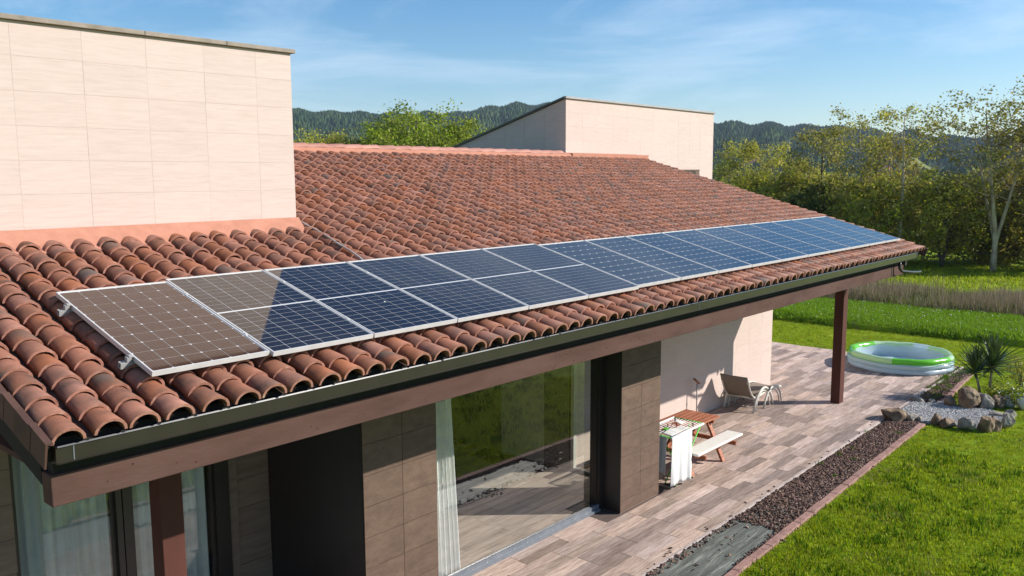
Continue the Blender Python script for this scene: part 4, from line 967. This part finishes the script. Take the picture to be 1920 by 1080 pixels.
# ------------------------------------------------------------------ air
hz = MB().box(-600, 2450, -600, 2450, -3, 190).build('haze', M_dark); tag(hz, kind='stuff')
mh = bpy.data.materials.new('haze_air'); mh.use_nodes = True; mh.node_tree.nodes.clear()
ho = N(mh.node_tree, 'ShaderNodeOutputMaterial'); pv_ = N(mh.node_tree, 'ShaderNodeVolumePrincipled'); pv_.inputs['Color'].default_value = (.66,.80,1,1); pv_.inputs['Density'].default_value = .00014; pv_.inputs['Anisotropy'].default_value = .2
mh.node_tree.links.new(pv_.outputs[0], ho.inputs['Volume']); hz.data.materials[0] = mh
USE_HAZE = True
if not USE_HAZE: bpy.data.objects.remove(hz)

# ================================================================== ROCKS
random.seed(5)
rocks = [((15.5,0.02),.50,.36,M_rock,'biggest brown boulder at the left tip of the rock ring, against the patio'), ((15.67,-.3),.28,.18,M_rockg,'small grey stone beside the big brown boulder'), ((15.71,-.43),.17,.16,M_rockg,'smallest grey stone at the kerb end, right of the big boulder'),
 ((17.38,.08),.38,.15,M_rockg,'flat pale stone at the patio corner, leaning on the membrane'), ((17.49,-.16),.2,.10,M_rockg,'little grey stone behind the gravel, next to the flat pale stone'), ((17.45,-.39),.2,.10,M_rockw,'little whitish stone in the back row of the rock ring'), ((17.42,-.57),.26,.2,M_rock,'reddish brown stone left of the sandy boulder'),
 ((17.62,-.84),.56,.46,M_rock,'large sandy boulder with a flat top in the back row'), ((17.74,-1.14),.44,.32,M_rockg,'rounded grey boulder at the foot of the yucca'), ((18.0,-1.40),.34,.30,M_rock,'mossy dark stone right of the rounded grey boulder'), ((18.3,-1.55),.36,.28,M_rockw,'white rough stone behind the white flowered shrub'),
 ((18.1,-1.85),.34,.32,M_rockw,'large white stone at the right end of the rock ring'), ((17.3,-1.78),.26,.18,M_rockg,'small stone below the large white stone'), ((15.78,-.72),.27,.22,M_rock,'dark stone in the front row, first right of the gap'), ((15.7,-1.0),.36,.2,M_rock,'low mossy stone in the front row of the rock ring'),
 ((15.7,-1.3),.38,.26,M_rockg,'round grey stone in the middle of the front row'), ((15.88,-1.6),.34,.38,M_rock,'tall dark stone standing in the front row'), ((16.05,-1.75),.27,.36,M_rock,'upright brown stone next to the tall dark one'), ((16.4,-1.88),.3,.32,M_rockg,'pale grey stone at the right end of the front row'), ((17.2,-1.55),.3,.1,M_rockg,'flat grey slab lying at the right end of the gravel')]
for k, ((x, y), wd, hh, m, lab) in enumerate(rocks):
    bm = bmesh.new(); bmesh.ops.create_icosphere(bm, subdivisions=3, radius=1)
    ph = [Vector((random.gauss(0,1), random.gauss(0,1), random.gauss(0,.8))).normalized() for _ in range(11)]; cut = [random.uniform(.42, .85) for _ in range(11)]
    for v in bm.verts:
        c = v.co.copy()
        for p_, q_ in zip(ph, cut):
            d = c.dot(p_)
            if d > q_: c -= p_*(d-q_)*.9
        c *= 1+.10*math.sin(c.x*7+k)*math.sin(c.y*6+k*2)*math.cos(c.z*5+k)+random.uniform(-.035,.035); v.co = Vector((c.x*wd*.60, c.y*wd*.50, c.z*hh*.62+hh*.40))
    me = bpy.data.meshes.new('rock'); bm.to_mesh(me); bm.free(); me.materials.append(m)
    o = bpy.data.objects.new('rock', me); C.objects.link(o); o.location = (x, y, -.04); o.rotation_euler = (0, 0, random.uniform(-.6,.6)); tag(o, lab, 'rock', 'rocks round the gravel patch')

# ================================================================== YUCCA AND SHRUBS
lf = MB(); L_ = .62; seg = 6; V = []
for k in range(seg+1):
    t = k/seg; wv = .021*(1-t**2.2)*(.6+.9*min(1, t*3)); z = .0-.10*t*t*L_
    V += [(L_*t, -wv, z+.004), (L_*t, 0, z-.004), (L_*t, wv, z+.004)]
lf.add(V, [q for k in range(seg) for q in ((3*k, 3*k+1, 3*k+4, 3*k+3), (3*k+1, 3*k+2, 3*k+5, 3*k+4))])
yme = lf.mesh('leaf', recalc=False); yme.materials.append(M_yucca)
yu = empty('yucca', (18.62, -.95, 0), 0, 'spiky yucca palm with two thin trunks behind the rocks', 'yucca')
for (tx, ty, lx, ly, hgt, nl, sc_) in ((0, .05, -.10, .12, .58, 85, 1.0), (.12, -.10, .02, -.02, .72, 110, 1.15)):
    MB().tube([(tx, ty, -.03), (tx+lx*.4, ty+ly*.4, hgt*.5), (tx+lx, ty+ly, hgt)], [.035, .028, .03], 8).build('trunk', M_bark, yu, smooth=True)
    for k in range(nl):
        t = k/nl; el_ = R(88-98*t**1.25+random.uniform(-8,8)); a = k*2.399+random.uniform(-.2,.2)
        o = inst(yme, 'leaf', yu, (tx+lx, ty+ly, hgt-.10*t+.05), (0, -el_, a), (sc_*random.uniform(.8,1.1),)*3)
def shrub(name, label, x, y, h, wd, m, seed, n=26, flowers=None, z=-.03):
    rng = random.Random(seed); e = empty(name, (x, y, z), 0, label, 'shrub'); mb = MB(); cs = []
    for k in range(n):
        a = rng.uniform(0, 6.28); rr_ = wd*.5*rng.random()**.6; hh = h*rng.uniform(.55, 1); p = Vector((math.cos(a)*rr_, math.sin(a)*rr_, hh))
        mb.tube([(0,0,0), (p.x*.4, p.y*.4, hh*.55), p], [.008, .006, .003], 4); cs += [tuple(p), tuple(p*.8), tuple(p*.62)]
    mb.build('stem', M_barkd, e); rot_leaves(cs, .055, 9, .09, m, e, 'foliage')
    if flowers: rot_leaves([c for c in cs[::2]], .035, 4, .10, flowers, e, 'flower')['kind'] = 'stuff'
shrub('garden_shrub', 'thin reddish green shrub standing behind the yucca', 19.4, -1.55, .95, .7, M_leaf, 3, 16)
shrub('garden_shrub', 'small shrub with white flowers over the white stones', 18.25, -1.6, .5, .75, M_leafb, 4, 26, M_flower)
shrub('garden_shrub', 'low weedy shrub on the lawn behind the rocks at the right border', 19.2, -2.0, .45, .8, M_leafb, 6, 22)
shrub('garden_shrub', 'low green plant between the yucca trunks and the rocks', 18.6, -1.25, .38, .6, M_leafb, 8, 24)

# ================================================================== INFLATABLE POOL
pc = (20.85, 1.56)
pool = empty('inflatable_pool', (pc[0], pc[1], 0), 0, 'round inflatable paddling pool, lime green top ring and clear blue lower rings', 'inflatable pool')
def ring(name, Rx, Ry, z, r1, m, parts=1, a0=0, a1=2*PI, wob=.02, ph=0):
    nu, nv = max(8, int(64*(a1-a0)/(2*PI))), 12; V = []; F = []; closed = a1-a0 > 6.2
    cnt = nu if closed else nu+1
    for i in range(cnt):
        u = a0+(a1-a0)*i/nu; k = 1+wob*math.cos(8*u+ph)*.8
        for j in range(nv):
            v = 2*PI*j/nv; q = r1*(1+.05*math.sin(16*u+ph)); V.append((math.cos(u)*(Rx*k+q*math.cos(v)), math.sin(u)*(Ry*k+q*math.cos(v)), z+q*.86*math.sin(v)))
    for i in range(nu):
        for j in range(nv): i2 = (i+1) % cnt; F.append((i*nv+j, i2*nv+j, i2*nv+(j+1) % nv, i*nv+(j+1) % nv))
    return MB().add(V, F).build(name, m, pool, smooth=True)
RX, RY = 1.20, 1.20
ring('lower_ring', RX+.02, RY+.02, .075, .085, M_pclear); ring('middle_ring', RX+.03, RY+.03, .205, .085, M_pclear, ph=1)
for a0, a1, m in ((0, .9, M_ppale), (.9, 2.3, M_pgreen), (2.3, 3.3, M_ppale), (3.3, 4.6, M_pgreen), (4.6, 5.9, M_ppale), (5.9, 6.2831, M_pclear)):
    ring('top_ring_panel', RX, RY, .335, .092, m, a0=a0+.0, a1=a1)
ring('green_seam', RX+.118, RY+.118, .275, .008, M_pgreen)
V = [(0,0,.035)]+[(math.cos(2*PI*k/48)*RX, math.sin(2*PI*k/48)*RY, .03+.012*math.sin(k*1.9)) for k in range(48)]
MB().add(V, [(0, 1+k, 1+(k+1) % 48) for k in range(48)]).build('floor', M_pfloor, pool, smooth=True)
V = []; 
for k in range(48): a = 2*PI*k/48; V += [(math.cos(a)*(RX-.085), math.sin(a)*(RY-.085), .03), (math.cos(a)*(RX-.095), math.sin(a)*(RY-.095), .33)]
MB().add(V, [(2*k, 2*((k+1) % 48), 2*((k+1) % 48)+1, 2*k+1) for k in range(48)]).build('inner_wall', M_pclear, pool, smooth=True)

# ================================================================== PICNIC TABLE
pt = empty('picnic_table', (10.25, 1.98, 0), 0, 'red brown slatted picnic table with attached benches on the patio', 'picnic table')
for k in range(7):
    q = MB(); q.box(-.70, .76, -.35+k*.101, -.35+k*.101+.084, .715, .74); q.build('tabletop_slat', M_wood, pt, bevel=.004)
for s in (-1, 1):
    for k in range(2):
        y = s*.60 + (k-.5)*.13; q = MB(); q.box(-.72, .80, y-.06, y+.06, .405, .43); q.build('bench_slat', M_wood, pt, bevel=.004)
for x in (-.55, .52):
    for s in (-1, 1):
        MB().bar((x, s*.22, .71), (x, s*.56, 0), .045, .09, up=(1,0,0)).build('leg', M_wood, pt)
    MB().box(x+.024, x+.06, -.78, .78, .33, .40).build('bench_support', M_wood, pt)
    MB().box(x+.024, x+.06, -.34, .34, .64, .714).build('top_support', M_wood, pt)
MB().bar((-.5, 0, .36), (-.1, 0, .70), .04, .07).build('brace', M_wood, pt); MB().bar((.55, 0, .36), (.2, 0, .70), .04, .07).build('brace', M_wood, pt)
# cushion on the near bench
q = MB(); q.box(9.52, 11.12, 1.22, 1.53, .432, .475)
cu = q.build('bench_cushion', M_cushion, bevel=.018); tag(cu, 'long cream seat cushion lying on the near bench of the picnic table', 'cushion')

# ================================================================== DRYING RACK
dr = empty('drying_rack', (9.44, 1.68, 0), 0, 'folding clothes drying rack with lime green legs and white rails beside the stone pillar', 'drying rack')
x0, x1, y0, y1, zt = -.52, .54, -.285, .29, .87
for y in (y0, y1): MB().tube([(x0, y, zt), (x1, y, zt)], .020, 8).build('side_rail', M_whitep, dr, smooth=True)
for x in (x0, x1): MB().tube([(x, y0, zt+.002), (x, y1, zt+.002)], .014, 8).build('end_rail', M_green, dr, smooth=True)
for k in range(9):
    y = y0+.055+k*.056; MB().tube([(x0, y, zt+.006), (x1, y, zt+.006)], .0055, 5).build('wire', M_whitep, dr)
MB().tube([(0, y0, zt-.014), (0, y1, zt-.014)], .008, 6).build('cross_bar', M_darkmetal, dr)
for s in (y0, -.09):
    MB().tube([(x1-.10, s, zt), (-.34, s, .02)], .011, 7).build('leg', M_green, dr, smooth=True)
    MB().tube([(x0+.06, s+.024, zt), (.22, s+.024, .02)], .011, 7).build('leg', M_green, dr, smooth=True)
MB().tube([(-.34, y0, .012), (-.34, -.09, .012)], .012, 7).build('foot_bar', M_darkmetal, dr); MB().tube([(.22, y0, .012), (.22, -.07, .012)], .012, 7).build('foot_bar', M_darkmetal, dr)
MB().box(-.24, -.14, -.03, .03, zt+.004, zt+.03).build('hinge_clip', M_green, dr)
# laundry
def cloth(name, label, P, U, Vv, nu, nv, m, amp, drape=None):
    V = []; F = []; P, U, Vv = Vector(P), Vector(U), Vector(Vv); n_ = U.cross(Vv).normalized()
    for j in range(nv+1):
        for i in range(nu+1):
            s, t = i/nu, j/nv; V.append(P+U*s+Vv*t+n_*amp*(math.sin(s*17+t*1.5)*.6+math.sin(s*31+2)*.4)*(.3+t)+(Vector((0, 0, .02*math.sin(s*5)*t))))
    for j in range(nv):
        for i in range(nu): a = j*(nu+1)+i; F.append((a, a+1, a+nu+2, a+nu+1))
    o = MB().add(V, F).build(name, m, smooth=True); s = o.modifiers.new('solid', 'SOLIDIFY'); s.thickness = .004; return tag(o, label, 'sheet')
cloth('bed_sheet', 'white sheet hanging down the near side of the drying rack', (8.93, 1.372, .882), (.62, .0, 0), (-.11, -.07, -.78), 40, 16, M_white, .020)
cloth('bed_sheet', 'greyish white sheet hanging at the left end of the drying rack', (8.90, 1.45, .875), (.0, .42, 0), (-.03, 0, -.62), 30, 14, M_white, .012)
cloth('bed_sheet', 'white cloth laid over the wires on top of the drying rack', (8.95, 1.40, .893), (.60, .02, 0), (.04, .20, .0), 20, 8, M_white, .006)
cloth('bed_sheet', 'small white cloth folded on the middle of the rack wires', (9.62, 1.62, .893), (.18, .0, .0), (.02, .14, .02), 10, 8, M_white, .006)
MP = mat('grey_print', [rgb(.25,.25,.25), rgb(.3,.3,.3)], rough=.9)
pegs = ['dark clothes peg clipped at the far end of the rack', 'red clothes peg on the rack wires', 'dark clothes peg clipped beside the near rail', 'red clothes peg beside the folded cloth']
M_red = mat('red_plastic', [rgb(.5,.08,.05), rgb(.55,.1,.06)], rough=.4)
for k, ((x, y), m) in enumerate((((9.80, 1.84), M_dark), ((9.56, 1.66), M_red), ((9.72, 1.45), M_dark), ((9.40, 1.74), M_red))):
    q = MB(); q.bar((0, -.006, -.02), (0, -.002, .05), .012, .007, up=(1,0,0)); q.bar((0, .006, -.02), (0, .002, .05), .012, .007, up=(1,0,0))
    tag(q.build('clothes_peg', m, loc=(x, y, .885)), pegs[k], 'clothes peg', 'pegs on the drying rack')

# ================================================================== LOUNGER
lg = empty('lounge_chair', (14.4, 2.75, 0), 0, 'brown sling lounge chair with curved cream frame by the beige wall', 'lounge chair')
prof = [(-.72,.84), (-.66,.72), (-.58,.56), (-.47,.42), (-.34,.33), (-.1,.32), (.25,.36), (.6,.39), (.95,.38), (1.15,.33)]
W2 = .33
for s in (-1, 1):
    MB().tube([(x, s*W2, z) for x, z in prof], .022, 8).build('side_rail', M_resin, lg, smooth=True)
def sling(pr, name):
    V = []; F = []; nn = 6
    for x, z in pr:
        for k in range(nn+1): t = k/nn; V.append((x, -W2+2*W2*t, z-.02*math.sin(PI*t)))
    for i in range(len(pr)-1):
        for k in range(nn): a = i*(nn+1)+k; F.append((a, a+1, a+nn+2, a+nn+1))
    o = MB().add(V, F).build(name, M_sling, lg, smooth=True); m_ = o.modifiers.new('solid', 'SOLIDIFY'); m_.thickness = .008
sling(prof[:5], 'back_sling'); sling([(x, z) for x, z in prof[4:]], 'seat_sling')
q = MB(); V = []
MB().tube([(-.735, -W2-.01, .855), (-.75, 0, .85), (-.735, W2+.01, .855)], .02, 8).build('head_rail', M_sling, lg, smooth=True)
q = MB(); q.obox((-.715, -W2, .70), (0, 2*W2, 0), (-.05, 0, .15), (.05, 0, .01)); q.build('head_pillow', M_sling, lg, bevel=.015)
MB().tube([(-.36, -W2, .31), (-.36, W2, .31)], .016, 6).build('cross_bar', M_resin, lg, smooth=True)
def arch(xa, xb, hgt, s, nm='leg', r_=.022, nn=10, skew=0):
    P = [(xa+(xb-xa)*(k/nn), s, hgt*math.sin(PI*k/nn)**.62) for k in range(nn+1)]
    P[0] = (xa, s, 0); P[-1] = (xb, s, 0); MB().tube(P, r_, 8).build(nm, M_resin, lg, smooth=True)
for s in (-1, 1):
    arch(-.45, .62, .50, s*(W2+.045), r_=.028); arch(-.28, .50, .43, s*(W2+.02), 'arm', .016)
    arch(.10, 1.12, .44, s*(W2+.045), 'leg'); arch(.2, 1.04, .36, s*(W2+.02), 'arm', .014)
    MB().box(.30, .38, s*(W2+.07)-.012, s*(W2+.07)+.012, .40, .47).build('joint_block', M_darkmetal, lg)
lg.scale = (.9, .92, .94)
# thin pipe with a reddish handle at the wall
tp = empty('garden_tap', (12.72, 3.05, 0), 0, 'thin standing metal pipe with a reddish handle by the beige wall', 'garden tap')
MB().tube([(0, 0, 0), (0, 0, .80)], .014, 8).build('pipe', M_zinc, tp, smooth=True); MB().tube([(.06, -.02, .78), (-.10, .02, .90)], .024, 8).build('handle', M_wood, tp, smooth=True)
MB().tube([(0, 0, .45), (0, 0, .48)], .022, 8).build('collar', M_zinc, tp)
